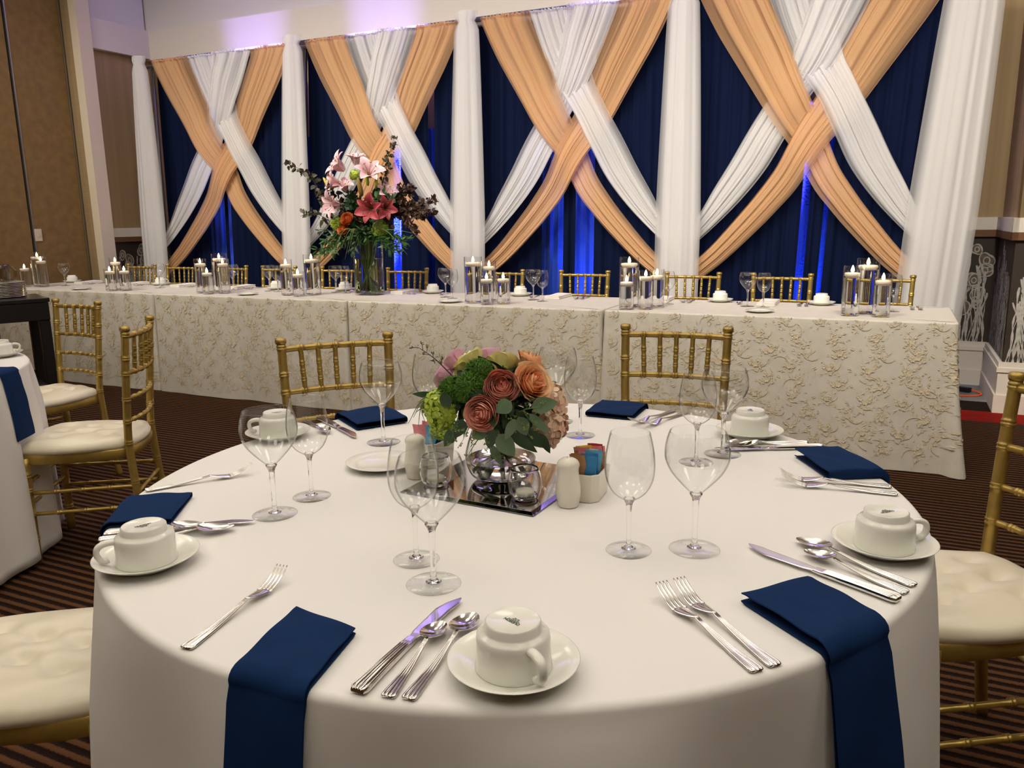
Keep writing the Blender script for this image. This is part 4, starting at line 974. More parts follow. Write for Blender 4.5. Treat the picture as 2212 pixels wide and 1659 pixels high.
# ================================================================ flowers
def petal_mat(name, deep, light, rough=0.55):
    m = bpy.data.materials.new(name); N, L = nodes_of(m); b = N['Principled BSDF']; b.inputs['Roughness'].default_value = rough
    at = N.new('ShaderNodeAttribute'); at.attribute_name = 'weave'; r = N.new('ShaderNodeValToRGB'); e = r.color_ramp.elements
    e[0].color = (*deep, 1); e[1].color = (*light, 1); L.new(at.outputs['Fac'], r.inputs[0]); L.new(r.outputs[0], b.inputs['Base Color'])
    b.inputs['Subsurface Weight'].default_value = 0.15; b.inputs['Subsurface Scale'].default_value = 0.01; MATS[name] = m; return m
F_CORAL = petal_mat('coral_petal', (0.68, 0.21, 0.14), (0.96, 0.56, 0.46))
F_PEACH = petal_mat('peach_rose_petal', (0.90, 0.30, 0.13), (0.93, 0.64, 0.36))
F_YELL = petal_mat('yellow_rose_petal', (0.82, 0.70, 0.12), (0.96, 0.90, 0.42))
F_PINK = petal_mat('pink_petal', (0.72, 0.26, 0.48), (0.86, 0.55, 0.72))
F_LIME = petal_mat('lime_floret', (0.30, 0.42, 0.02), (0.52, 0.66, 0.08))
F_BRBUD = petal_mat('brown_lily_bud', (0.16, 0.075, 0.02), (0.34, 0.22, 0.05))
F_MOSS = petal_mat('moss_floret', (0.13, 0.22, 0.02), (0.30, 0.40, 0.05))
F_PHYD = petal_mat('pale_peach_floret', (0.76, 0.40, 0.28), (0.92, 0.74, 0.54))
F_PLILY = petal_mat('pale_pink_lily_petal', (0.76, 0.36, 0.44), (0.90, 0.72, 0.72))
F_RLILY = petal_mat('red_lily_petal', (0.24, 0.010, 0.025), (0.52, 0.085, 0.11))
F_ORANGE = petal_mat('orange_petal', (0.50, 0.09, 0.015), (0.72, 0.22, 0.06))
F_BUD = petal_mat('lily_bud', (0.42, 0.36, 0.04), (0.66, 0.55, 0.10))
M_TRICK = principled('green_tuft', (0.085, 0.22, 0.012), 0.6, noise=(60, 0.4))
M_EUC = principled('grey_green_leaf', (0.12, 0.19, 0.10), 0.5, noise=(30, 0.25))
M_EUCD = principled('dark_green_leaf', (0.025, 0.065, 0.022), 0.5, noise=(30, 0.3))
M_FERN = principled('fresh_green_leaf', (0.035, 0.12, 0.022), 0.45, noise=(30, 0.3))
M_SEED = principled('green_seed', (0.22, 0.25, 0.06), 0.5)
M_SEEDB = principled('brown_seed', (0.17, 0.11, 0.05), 0.6)
M_BRONZE = principled('bronze_leaf', (0.055, 0.026, 0.014), 0.5, noise=(25, 0.4))
M_BRONZEG = principled('olive_bronze_leaf', (0.050, 0.042, 0.016), 0.5, noise=(25, 0.4))
M_BLADE = principled('grass_blade', (0.14, 0.20, 0.05), 0.5)
M_STALK = principled('brown_stalk', (0.06, 0.045, 0.02), 0.6)

def pix(x, y, plane=None, Y=None):
    """point seen at pixel (x, y) of the 2212 x 1659 picture on a vertical plane: world Y, or hall-frame depth d"""
    cp, sp = math.cos(PITCH), math.sin(PITCH); F = np.array([0, cp, -sp]); R = np.array([1, 0, 0.]); U = np.array([0, sp, cp]); c, s = math.cos(ROLL), math.sin(ROLL)
    R2 = R * c + U * s; U2 = U * c - R * s; D = F + R2 * (x - 1106) / FPX - U2 * (y - 829.5) / FPX; C = np.array([0, 0, HCAM])
    if Y is not None: k = Y / D[1]
    else: n = np.array([TN[0], TN[1], 0]); k = ((np.array([T0[0], T0[1], 0]) + n * plane - C) @ n) / (D @ n)
    return C + D * k
def petal_patch(fun, na, nb):
    a = np.linspace(-1, 1, na); b = np.linspace(0, 1, nb); v = []; w = []
    for bb in b:
        for aa in a: p, q = fun(aa, bb); v.append(p); w.append(q)
    return np.array(v), grid_faces(nb, na), np.array(w)
def rose(R, mat, seed, layers=7, open_=0.5, cup=0.5):
    """overlapping petals in turning layers; open_ spreads the outer ones, cup curls their tops inward"""
    rg = np.random.default_rng(seed); mb = MB(); phi = rg.uniform(0, 6.28)
    for l in range(layers):
        fr = l / (layers - 1.0); npt = 3 if fr < 0.3 else (5 if fr < .8 else 6)
        for k in range(npt):
            phi += 2 * PI / npt + rg.uniform(-.25, .25); ha = rad((62 if npt < 5 else 50)) + rg.uniform(-.1, .1); j1, j2, j3, j4 = rg.uniform(.92, 1.08), rg.uniform(0, 6.28), rg.uniform(-1, 1), rg.uniform(-.06, .06)
            rl = R * (0.10 + 0.72 * fr ** 0.9) * (1 + j4); h = R * (0.92 - 0.16 * fr) * j1
            def fun(a, b):
                wd = math.sin(PI * (0.20 + 0.52 * b)); an = phi + a * ha * (0.45 + 0.55 * wd)
                bulge = math.sin(PI * min(1, b * 0.92) * 0.60)
                r = rl * (0.40 + 0.68 * bulge) - cup * rl * 0.26 * max(0, b - 0.6) / 0.4 * (1 - .6 * fr) + open_ * R * 0.42 * fr ** 1.3 * b ** 2.6 + 0.035 * R * a * b + 0.03 * R * b * math.sin(3.2 * a + j2) * (.3 + fr)
                z = -R * 0.42 + h * (1.15 * b - 0.24 * a * a * b ** 1.5) - open_ * R * 0.30 * fr ** 1.3 * b ** 3 - R * .16 * fr + 0.03 * R * math.sin(a * 4 + j2) * b * b
                return (r * math.cos(an), r * math.sin(an), z), min(1, max(0, 0.42 + 0.30 * fr * b + 0.45 * max(0, b - .80) / .20 + .10 * abs(a) ** 3 * b + .10 * j3 * b))
            v, f, w = petal_patch(fun, 9, 9); mb.add(v, f); mb.attr.append(w)
    # the closed heart and the green base, so that nothing shows through
    v, f = lathe([(0.001, -R * .60), (R * .50, -R * .52), (R * .58, -R * .25), (R * .42, R * .10), (R * .16, R * .34), (0.001, R * .38)], 12); mb.add(v, f); mb.attr.append(np.zeros(len(v)))
    return mb
def sphere_dirs(n, rg, up=-0.25):
    i = np.arange(n) + .5; z = 1 - (1 - up) * i / n; ph = i * 2.399963; r = np.sqrt(1 - z * z); return np.stack([r * np.cos(ph), r * np.sin(ph), z], 1) + rg.normal(0, .05, (n, 3))
def hydrangea(R, seed, n=60, fl=0.30):
    rg = np.random.default_rng(seed); mb = MB()
    for d in sphere_dirs(n, rg, -.45):
        d = d / np.linalg.norm(d); M = facing(Vector(d * R * rg.uniform(.84, 1.02)), d + rg.normal(0, .25, 3), rg.uniform(0, 6.28)); s = R * fl * rg.uniform(.85, 1.2); col = rg.uniform(.1, .9)
        for k in range(4):
            a = k * PI / 2; c, q = math.cos(a), math.sin(a); pts = [(0, 0, 0), (.55, .42, .10), (1, .22, .02), (1, -.22, .02), (.55, -.42, .10), (.5, 0, .05)]
            v = np.array([((x * c - y * q) * s, (x * q + y * c) * s, z * s) for x, y, z in pts]); mb.add(v, [(0, 5, 1), (1, 5, 2), (2, 5, 3), (3, 5, 4), (4, 5, 0)], M); mb.attr.append(np.full(6, col) + np.array([-.1, .1, .15, .15, .1, 0]))
    v, f = lathe([(0.001, -R * .7)] + [(R * .8 * math.cos(t), R * .8 * math.sin(t)) for t in np.linspace(-1, 1.5, 9)], 14); mb.add(v, f); mb.attr.append(np.zeros(len(v))); return mb
def tuft(R, seed, n=520):
    rg = np.random.default_rng(seed); mb = MB()
    for d in sphere_dirs(n, rg, -.5):
        d = d / np.linalg.norm(d); d2 = d + rg.normal(0, .22, 3); d2 /= np.linalg.norm(d2); t = np.cross(d, (0.3, .5, .8)); t /= np.linalg.norm(t); b = np.cross(d, t); w = R * .032
        p = d * R * .55; q = d * R * .85 + d2 * R * .05; e = p + d2 * R * rg.uniform(.40, .56)
        v = [p + t * w, p - t * w * .5 + b * w, p - t * w * .5 - b * w, q + t * w * .8, q - t * w * .4 + b * w * .8, q - t * w * .4 - b * w * .8, e]
        mb.add(v, [(0, 1, 4, 3), (1, 2, 5, 4), (2, 0, 3, 5), (3, 4, 6), (4, 5, 6), (5, 3, 6)])
    v, f = lathe([(R * .72 * math.cos(t), R * .72 * math.sin(t)) for t in np.linspace(-1.5, 1.5, 9)], 14); mb.add(v, f); return mb
def leaf_mesh(L, Wd, bend=0.25, fold=0.18, point=1.0):
    """ovate leaf from the origin along +x, face up +z"""
    def fun(a, b):
        w = Wd * math.sin(PI * min(1, b ** 0.85)) ** 0.8 * (1 - .25 * b * point) if 0 < b < 1 else 0
        return (L * b, a * w, fold * abs(a) * w - bend * L * b * b), 0
    v, f, _ = petal_patch(fun, 5, 9); return v, f
def orient(loc, d, up=(0, 0, 1), roll=0.0):
    d = Vector(d).normalized(); u = Vector(up); y = u.cross(d)
    if y.length < 1e-4: y = Vector((0, 1, 0))
    y.normalize(); z = d.cross(y); M = Matrix((d, y, z)).transposed().to_4x4(); M.translation = Vector(loc); return M @ Matrix.Rotation(roll, 4, 'X')
def sprig(P, n, size, rg, seedr, stem=0.0009):
    """branching stem with clusters of small seed pods"""
    st = MB(); sd = MB(); S = spline(P, 20); st.add(*tube(S, np.linspace(stem * 1.4, stem * .6, 20), 5))
    for k in range(n):
        i = int(3 + 16 * k / max(1, n - 1)) if n > 1 else 12; i = min(i, 19); p = S[i]; t = S[min(i + 1, 19)] - S[i - 1]; t /= np.linalg.norm(t) + 1e-9
        d = t * .6 + rg.normal(0, .6, 3); d /= np.linalg.norm(d); e = p + d * size; st.add(*tube([p, (p + e) / 2 + rg.normal(0, size * .05, 3), e], stem * .6, 4))
        for j in range(6):
            dd = d + rg.normal(0, .7, 3); dd /= np.linalg.norm(dd); b0 = p + d * size * rg.uniform(.55, 1); q = b0 + dd * seedr * 2.2; st.add(*tube([b0, q], stem * .4, 3, False))
            v = np.array([(0, 0, -1.2), (.7, 0, 0), (0, .7, 0), (-.7, 0, 0), (0, -.7, 0), (0, 0, 1.0)]) * seedr; sd.add(v, [(0, 2, 1), (0, 3, 2), (0, 4, 3), (0, 1, 4), (5, 1, 2), (5, 2, 3), (5, 3, 4), (5, 4, 1)], facing(Vector(q), dd))
    return st, sd

# ---------------------------------------------------------------- the centrepiece bouquet on its mirror
MC = (-0.024, 1.594)      # centre of the mirror
M_MIRROR = principled('mirror_glass', (0.50, 0.48, 0.47), 0.015, 1.0)
M_MEDGE = principled('mirror_bevel', (0.16, 0.15, 0.16), 0.05, 1.0)
mir = thing('table_mirror', 'square mirror with slanted edges lying under the bouquet vase', 'mirror', (MC[0], MC[1], TT), rad(151.2))
b_, c_ = 0.150, 0.141
MB().add([(-b_, -b_, 0), (b_, -b_, 0), (b_, b_, 0), (-b_, b_, 0), (-b_, -b_, .002), (b_, -b_, .002), (b_, b_, .002), (-b_, b_, .002), (-c_, -c_, .0052), (c_, -c_, .0052), (c_, c_, .0052), (-c_, c_, .0052)],
         [(3, 2, 1, 0), (0, 1, 5, 4), (1, 2, 6, 5), (2, 3, 7, 6), (3, 0, 4, 7), (4, 5, 9, 8), (5, 6, 10, 9), (6, 7, 11, 10), (7, 4, 8, 11)]).obj('bevel', M_MEDGE, mir, False)
MB().add(*box(-c_, c_, -c_, c_, 0.0050, 0.0056)).obj('mirror_face', M_MIRROR, mir, False)
VZ = TT + 0.0058
bq = thing('flower_bouquet', 'low bouquet of coral ranunculus, roses and greenery in a round glass bowl', 'flowers', (MC[0], MC[1], VZ))
vp = spline([(0.040, 0.0), (0.062, 0.012), (0.073, 0.036), (0.0745, 0.058), (0.066, 0.090), (0.056, 0.118), (0.050, 0.138), (0.054, 0.148)], 26)
inn = [(max(.001, r - .0028), z + (.006 if i < 4 else 0)) for i, (r, z) in enumerate(vp)]
MB().add(*lathe([(0.0001, 0.0)] + [tuple(q) for q in vp] + inn[::-1] + [(0.0001, inn[0][1])], 48)).obj('glass_bowl', M_STEM, bq)
wp = [q for q in inn if q[1] < 0.048]
MB().add(*lathe([(0.0001, wp[0][1] + .0004)] + [(r - .0006, z + .0004) for r, z in wp] + [(0.0001, wp[-1][1] + .0004)], 40)).obj('water', M_WATER, bq, sharp=40)
BR = np.random.default_rng(12)
def rel(p): return (p[0] - MC[0], p[1] - MC[1], p[2] - VZ)
for k in range(11):
    a = k * 2 * PI / 11 + BR.uniform(-.2, .2); r0 = BR.uniform(.02, .055); ang = a + PI + BR.uniform(-.6, .6); r1 = BR.uniform(.012, .040)
    P = [(r0 * math.cos(ang), r0 * math.sin(ang), .012), (r1 * .3 * math.cos(a), r1 * .3 * math.sin(a), .09), (r1 * math.cos(a), r1 * math.sin(a), .17)]
    MB().add(*tube(spline(P, 10), BR.uniform(.0022, .0042), 7)).obj('stem', (M_GREENSTEM, M_STALK)[k % 2], bq)
CENT = np.array([MC[0], MC[1], VZ + 0.175])
def bloom(x, y, Y, mb, name, mat, tilt=0.35, lab=None):
    p = pix(x, y, Y=Y); d = p - CENT; d /= np.linalg.norm(d); d = d + tilt * np.array([0, -.35, .3]); o = mb.obj(name, mat, bq)
    o.matrix_local = facing(Vector(rel(p)), d, BR.uniform(0, 6)); 
    if lab: o['label'] = lab
    return o
bloom(1084, 836, 1.515, rose(.0395, F_CORAL, 1, 9, .18, .8), 'ranunculus', F_CORAL, .5, 'large coral ranunculus')
bloom(1040, 893, 1.500, rose(.0365, F_CORAL, 2, 9, .35, .55), 'ranunculus', F_CORAL, .5, 'lower coral ranunculus')
bloom(1152, 826, 1.540, rose(.0395, F_PEACH, 3, 8, .65, .3), 'rose', F_PEACH, .6, 'peach orange rose')
bloom(1150, 786, 1.610, rose(.0365, F_PEACH, 4, 8, .6, .3), 'rose', F_PEACH, .3, 'peach orange rose at the top right')
bloom(1011, 786, 1.635, rose(.0370, F_YELL, 5, 7, .5, .4), 'rose', F_YELL, .0, 'yellow rose')
bloom(1086, 787, 1.650, rose(.0360, F_YELL, 6, 7, .5, .4), 'rose', F_YELL, .0, 'yellow rose at top centre')
bloom(1056, 775, 1.700, rose(.0300, F_PINK, 7, 6, .4, .5), 'carnation', F_PINK, .1, 'pink bloom')
bloom(980, 783, 1.675, rose(.0300, F_PINK, 8, 6, .5, .4), 'carnation', F_PINK, .1, 'pink bloom')
bloom(958, 812, 1.660, rose(.0280, F_PINK, 9, 6, .5, .4), 'carnation', F_PINK, .1, 'pink bloom')
bloom(1034, 806, 1.560, tuft(.032, 1), 'green_tuft', M_TRICK, .2)
bloom(1016, 838, 1.535, tuft(.034, 2), 'green_tuft', M_TRICK, .2)
bloom(978, 845, 1.560, tuft(.033, 3), 'green_tuft', M_TRICK, .2)
bloom(957, 878, 1.570, hydrangea(.040, 4, 80, .26), 'hydrangea', F_LIME, .2, 'lime green hydrangea')
bloom(958, 918, 1.575, hydrangea(.030, 5, 60, .28), 'hydrangea', F_LIME, .2, 'lime green hydrangea')
bloom(1180, 868, 1.590, hydrangea(.040, 6, 60, .40), 'hydrangea', F_PHYD, .2, 'pale peach hydrangea')
bloom(1178, 918, 1.585, hydrangea(.042, 7, 64, .38), 'hydrangea', F_PHYD, .2, 'pale peach hydrangea')
fill = MB()
for k in range(190):
    d = BR.normal(0, 1, 3); d[2] = abs(d[2]) * .8 - (.35 if k < 110 else .75); d /= np.linalg.norm(d); p = np.array(rel(CENT)) + d * BR.uniform(.035, .075) * np.array([1.1, 1, .7]); v, f = leaf_mesh(.05, .014, BR.uniform(.1, .5)); fill.add(v, f, orient(p, d + BR.normal(0, .5, 3), roll=BR.uniform(-1, 1)))
fo = fill.obj('foliage', M_EUCD, bq); fo['kind'] = 'stuff'
for x, y, Y, dx, dz, dy, L, Wd, roll, dark in [(1105, 868, 1.485, -.75, -.45, -.2, .036, .017, .9, 0), (1113, 905, 1.485, -.45, -.9, -.1, .046, .011, .7, 0), (1148, 880, 1.495, 1.0, .22, -.1, .052, .018, 1.0, 0), (1143, 893, 1.495, .72, -.75, -.1, .058, .010, .6, 0),
                                    (1018, 938, 1.500, .95, .02, -.1, .036, .013, .8, 0), (1075, 938, 1.500, .55, -.75, -.1, .056, .020, .6, 0), (955, 850, 1.520, .45, -.95, 0, .034, .013, .9, 1), (1012, 850, 1.510, .8, .05, -.2, .034, .010, .9, 1),
                                    (985, 925, 1.515, -.5, -.75, 0, .046, .014, .7, 1), (1060, 960, 1.505, .4, -.85, .0, .050, .010, .7, 0), (1098, 930, 1.51, .8, -.65, 0, .075, .013, .7, 1), (945, 790 + 65, 1.64, -1, .1, 0, .055, .008, .8, 1),
                                    (1120, 900, 1.50, .35, -.9, .1, .045, .016, .5, 0), (1000, 905, 1.505, -.3, -.9, 0, .04, .015, .5, 1), (1065, 925, 1.50, -.2, -.95, 0, .045, .014, .5, 1), (1165, 935, 1.53, .4, -.8, 0, .05, .010, .5, 1), (1130, 925, 1.52, .6, -.6, 0, .06, .016, .5, 1)]:
    v, f = leaf_mesh(L, Wd, .15, .12); o = MB().add(v, f).obj('leaf', M_EUCD if dark else M_EUC, bq); o.matrix_local = orient(rel(pix(x, y, Y=Y)), (dx, dy, dz), (0, -1, .25), 0.0)
for x0, y0, x1, y1, Y, n in [(1120, 890, 1165, 880, 1.49, 5), (1120, 900, 1140, 935, 1.49, 4), (990, 900, 975, 950, 1.50, 5), (1020, 915, 1000, 950, 1.50, 4), (1090, 880, 1110, 915, 1.49, 4), (1040, 940, 1010, 985, 1.50, 4), (1055, 955, 1070, 985, 1.5, 4), (970, 905, 940, 945, 1.53, 4), (1010, 920, 1040, 945, 1.495, 4), (1130, 890, 1150, 915, 1.49, 4)]:
    a = pix(x0, y0, Y=Y + .02); b = pix(x1, y1, Y=Y); st, sd = sprig([rel(a), rel((a + b) / 2 + np.array([0, -.004, .003])), rel(b)], n, .014, BR, .0021)
    o = st.obj('seeded_sprig', M_GREENSTEM, bq); sd.obj('seeds', M_SEED, o)['kind'] = 'stuff'
a = [rel(pix(980, 815, Y=1.60)), rel(pix(950, 785, Y=1.60)), rel(pix(930, 768, Y=1.60)), rel(pix(906, 752, Y=1.60))]
st, sd = sprig(a, 10, .016, BR, .0019, .0011); o = st.obj('seeded_sprig', M_STALK, bq); o['label'] = 'brown seeded sprig reaching up to the left'; sd.obj('seeds', M_SEEDB, o)['kind'] = 'stuff'
for k, (x, y) in enumerate([(882, 918), (893, 905), (903, 925), (912, 900), (897, 895), (918, 915)]):
    P = spline([rel(pix(935, 868 + 4 * k, Y=1.58)), rel(pix(912, 862 + 5 * k, Y=1.57)), rel(pix(x, y - 3, Y=1.555))], 10); v, f = tube(P, np.linspace(.0022, .0004, 10), 6); MB().add(v, f).obj('grass_blade', M_BLADE, bq)
# votive cups
def make_votive():
    t = thing('votive_cup', 'clear round votive cup', 'votive')
    p = spline([(0.020, 0.0), (0.029, 0.008), (0.0335, 0.026), (0.0325, 0.044), (0.0265, 0.060)], 18); q = [(max(.0005, r - .0022), z + (.007 if i < 3 else 0)) for i, (r, z) in enumerate(p)]
    MB().add(*lathe([(0.0001, 0.0)] + [tuple(a) for a in p] + [(.0255, .0612)] + q[::-1] + [(0.0001, q[0][1])], 36)).obj('glass', M_STEM, t)
    MB().add(*lathe([(0.0001, .0075), (.017, .0075), (.018, .012), (.017, .0165), (0.0001, .0160)], 20)).obj('tealight', M_WAX, t)
    return t
VOT = Proto(make_votive()); VOT.put((0.022, 1.476, VZ), 0, 'clear round glass votive cup on the mirror in front of the bouquet', 'votive cups'); VOT.put((-0.158, 1.568, VZ), 0, 'clear round glass votive cup on the mirror seen through the front wine glasses', 'votive cups')
# salt and pepper shakers
M_SHAKE = principled('ivory_ceramic', (0.76, 0.73, 0.63), 0.22)
def make_shaker():
    t = thing('shaker', 'ivory shaker', 'shaker')
    p = spline([(0.0185, 0.0), (0.0200, 0.003), (0.0235, 0.022), (0.0240, 0.036), (0.0215, 0.056), (0.0200, 0.070), (0.0218, 0.080)], 22)
    MB().add(*lathe([(0.0001, 0.0)] + [tuple(q) for q in p], 32)).obj('body', M_SHAKE, t)
    c = MB().add(*lathe([(0.0218, 0.080), (0.0212, 0.0835), (0.0185, 0.0885), (0.0125, 0.0925), (0.006, 0.0945), (0.0001, 0.095)], 32)).obj('cap', M_SHAKE, t)
    for k in range(3):
        a = k * 2.1; MB().add(*lathe([(0.0001, 0.0950), (0.0010, 0.0949), (0.0012, 0.0940)], 6), Matrix.Translation((.004 * math.cos(a), .004 * math.sin(a), 0.0002))).obj('hole', M_BLACK, c)
    return t
SHK = Proto(make_shaker()); SHK.put((0.1035, 1.448, TT), 0, 'ivory ceramic shaker in front of the right sugar caddy', 'shakers'); SHK.put((-0.206, 1.632, TT), 1, 'ivory ceramic shaker seen through the front left wine glasses', 'shakers')
# sugar caddies with packets
def make_caddy():
    t = thing('sugar_caddy', 'ivory caddy', 'caddy'); mb = MB()
    def ring(lx, ly, z, dip): 
        k = .013; pts = [(-lx + k, -ly), (lx - k, -ly), (lx, -ly + k), (lx, ly - k), (lx - k, ly), (-lx + k, ly), (-lx, ly - k), (-lx, -ly + k)]
        return [(x, y, z) for x, y in pts]
    v = ring(.046, .029, 0, 0) + ring(.050, .0325, .055, 0) + ring(.0465, .029, .055, 0) + ring(.043, .026, .006, 0)
    f = grid_faces(4, 8, closed_v=True) + [tuple(range(8))[::-1], tuple(range(24, 32))]; mb.add(v, f); mb.obj('body', M_SHAKE, t, False); return t
CAD = Proto(make_caddy())
PKC = {'blue': (0.025, 0.19, 0.42), 'light blue': (0.10, 0.38, 0.62), 'pink': (0.75, 0.25, 0.28), 'brown': (0.36, 0.18, 0.07), 'red': (0.55, 0.03, 0.04), 'white': (0.75, 0.72, 0.66), 'yellow': (0.75, 0.60, 0.05)}
M_PRINT = principled('dark_print', (0.02, 0.02, 0.05), 0.6); M_PRINTW = principled('pale_print', (0.45, 0.55, 0.62), 0.6)
def make_packet(col, sd):
    rg = np.random.default_rng(sd); t = thing('sweetener_packet', col + ' packet', 'packet'); m = principled(col.replace(' ', '_') + '_paper', PKC[col], 0.55, noise=(80, 0.15))
    w, h = .0165, .060; nx, nz = 7, 10; v = []; w_ = []
    for side in (1, -1):
        for j in range(nz):
            for i in range(nx):
                x = (-1 + 2 * i / (nx - 1)) * w; z = j / (nz - 1) * h; e = max(0, 1 - (x / w) ** 2) * max(0, math.sin(PI * j / (nz - 1))); v.append((x + .001 * math.sin(z * 90), side * .0032 * e + .0022 * math.sin(z * 60 + sd) + .0016 * math.sin(x * 200 + sd), z))
    f = grid_faces(nz, nx); n = nx * nz; mb = MB().add(v, f + [tuple(q + n for q in g[::-1]) for g in f]); mb.obj('paper', m, t)
    pr = MB()
    for z0, hw in ((.020, .010), (.028, .007), (.036, .011)):
        y = -.0052; pr.add([(-hw, y - .0012, z0), (hw, y - .0012, z0), (hw, y - .0012, z0 + .004), (-hw, y - .0012, z0 + .004)], [(0, 1, 2, 3)])
    return t
PK = {c: Proto(make_packet(c, i)) for i, c in enumerate(PKC)}
def fill_caddy(x, y, a, nm, cols, seed):
    rg = np.random.default_rng(seed); CAD.put((x, y, TT), rad(a), 'ivory ceramic sugar caddy ' + nm, 'sugar caddies'); c, s = math.cos(rad(a)), math.sin(rad(a)); n = len(cols)
    for k, col in enumerate(cols):
        row = k % 2; u = -.034 + .068 * (k // 2) / ((n - 1) // 2); w = (-.009 if row == 0 else .009) + rg.uniform(-.002, .002)
        o = PK[col].put((x + c * u - s * w, y + s * u + c * w, TT + .026 + rg.uniform(0, .012)), 0, '%s sweetener packet standing in the caddy %s' % (col, nm), '%s packets in the caddy %s' % (col, nm))
        o.rotation_euler = (rg.uniform(-.10, .10), rg.uniform(-.14, .14), rad(a + 90) + rg.uniform(-.22, .22))
fill_caddy(0.148, 1.506, 68, 'at the right behind the shaker', ['blue', 'brown', 'blue', 'brown', 'light blue', 'pink', 'blue', 'brown', 'white', 'pink', 'brown', 'red', 'pink', 'yellow', 'red', 'pink', 'white', 'red'], 3)
fill_caddy(-0.178, 1.735, 61, 'left of the bouquet', ['light blue', 'pink', 'blue', 'pink', 'blue', 'red', 'white', 'pink', 'red', 'pink', 'brown', 'white'], 4)

# ---------------------------------------------------------------- the tall arrangement on the head table
VS, VD = -3.765, 0.44
tv = thing('tall_flower_arrangement', 'tall glass vase of pink lilies, bronze branches and ferns on the head table', 'flowers', W(VS, VD, HT), FRZ)
TVL = np.array(W(VS, VD, HT))
def hrel(p):
    q = np.asarray(p) - TVL; return (q[0] * TS[0] + q[1] * TS[1], q[0] * TN[0] + q[1] * TN[1], q[2])
def hp(x, y, dd=0.0): return np.array(hrel(pix(x, y, plane=VD + dd)))
vr, vh = 0.100, 0.375
sq = []
for k in range(40):
    a = 2 * PI * k / 40; c, s = math.cos(a), math.sin(a); q = (abs(c) ** 4 + abs(s) ** 4) ** -.25; sq.append((c * q, s * q))
def sqtube(rs): 
    v = [(x * r, y * r * .8, z) for r, z in rs for x, y in sq]; return v, grid_faces(len(rs), 40, closed_v=True)
v, f = sqtube([(.001, 0), (vr * .97, 0), (vr, .004), (vr, .005), (vr, vh), (vr - .004, vh), (vr - .004, .012), (.001, .012)]); MB().add(v, f).obj('glass_vase', M_CYL, tv, sharp=25)
v, f = sqtube([(.001, .0126), (vr - .006, .0126), (vr - .0048, .014), (vr - .0048, .0145), (vr - .0048, .26), (.001, .26)]); MB().add(v, f).obj('water', solid_glass('greenish_water', 1.33, (0.86, 0.90, 0.78)), tv, sharp=25)
TR = np.random.default_rng(21)
for k in range(34):
    a = TR.uniform(0, 6.28); r0 = TR.uniform(.01, .08); a2 = a + PI + TR.uniform(-.8, .8); r1 = TR.uniform(.02, .085)
    P = [(r0 * math.cos(a), r0 * math.sin(a) * .75, .02), (r1 * .4 * math.cos(a2), r1 * .3 * math.sin(a2), .2), (r1 * math.cos(a2), r1 * math.sin(a2) * .75, .42)]
    MB().add(*tube(spline(P, 8), TR.uniform(.0025, .0055), 6)).obj('stem', (M_GREENSTEM, M_STALK, M_FERN)[k % 3], tv)
def lily(L, mat, seed, spread=1.0):
    rg = np.random.default_rng(seed); mb = MB()
    for k in range(6):
        ph = k * PI / 3 + rg.uniform(-.1, .1); Lk = L * rg.uniform(.92, 1.05) * (1 if k % 2 else .93); Wk = L * (.25 if k % 2 else .19); r = z = 0; path = []
        for b in np.linspace(0, 1, 10):
            th = rad(18) + rad(95) * spread * b ** 1.5; path.append((r, z, th)); r += math.sin(th) * Lk / 9; z += math.cos(th) * Lk / 9
        def fun(a, b):
            i = b * 9; i0 = min(int(i), 8); u = i - i0; rr = path[i0][0] * (1 - u) + path[i0 + 1][0] * u + .004; zz = path[i0][1] * (1 - u) + path[i0 + 1][1] * u; th = path[i0][2]
            w = Wk * math.sin(PI * min(1, .08 + .92 * b)) ** .75 if b < 1 else 0; lift = .30 * w * a * a + .03 * w * math.sin(8 * b + a * 3)
            x = rr - math.cos(th) * lift; zq = zz + math.sin(th) * lift
            return (x * math.cos(ph) - a * w * math.sin(ph), x * math.sin(ph) + a * w * math.cos(ph), zq), min(1, .15 + .85 * abs(a) ** 1.2) * (.55 + .45 * b) + (.35 if b < .2 else 0)
        v, f, w = petal_patch(fun, 7, 10); mb.add(v, f); mb.attr.append(np.clip(w, 0, 1))
    st = MB(); an = MB()
    for k in range(6):
        a = k * PI / 3 + .4; P = spline([(0, 0, 0), (.12 * L * math.cos(a), .12 * L * math.sin(a), .35 * L), (.28 * L * math.cos(a), .28 * L * math.sin(a), .62 * L)], 6); st.add(*tube(P, L * .010, 4)); e = P[-1]; an.add(*tube([e + np.array([-math.sin(a), math.cos(a), 0]) * L * .05, e, e - np.array([-math.sin(a), math.cos(a), 0]) * L * .05], L * .018, 5))
    return mb, st, an
def put_lily(x, y, dirn, L, mat, seed, dd=-.05, spread=1.0, lab=None):
    mb, st, an = lily(L, mat, seed, spread); o = mb.obj('lily', mat, tv); o.matrix_local = facing(Vector(hp(x, y, dd)), dirn, TR.uniform(0, 1)); st.obj('stamens', M_BLADE, o)['kind'] = 'stuff'; an.obj('anthers', M_SEEDB, o)['kind'] = 'stuff'
    if lab: o['label'] = lab
PKL = 'pale pink lily'
put_lily(745, 368, (-.50, -.68, .55), .165, F_PLILY, 1, -.02, lab=PKL); put_lily(737, 398, (-.62, -.75, .25), .165, F_PLILY, 2, -.06, lab=PKL); put_lily(797, 383, (.5, -.6, .6), .165, F_PLILY, 3, -.04, lab=PKL)
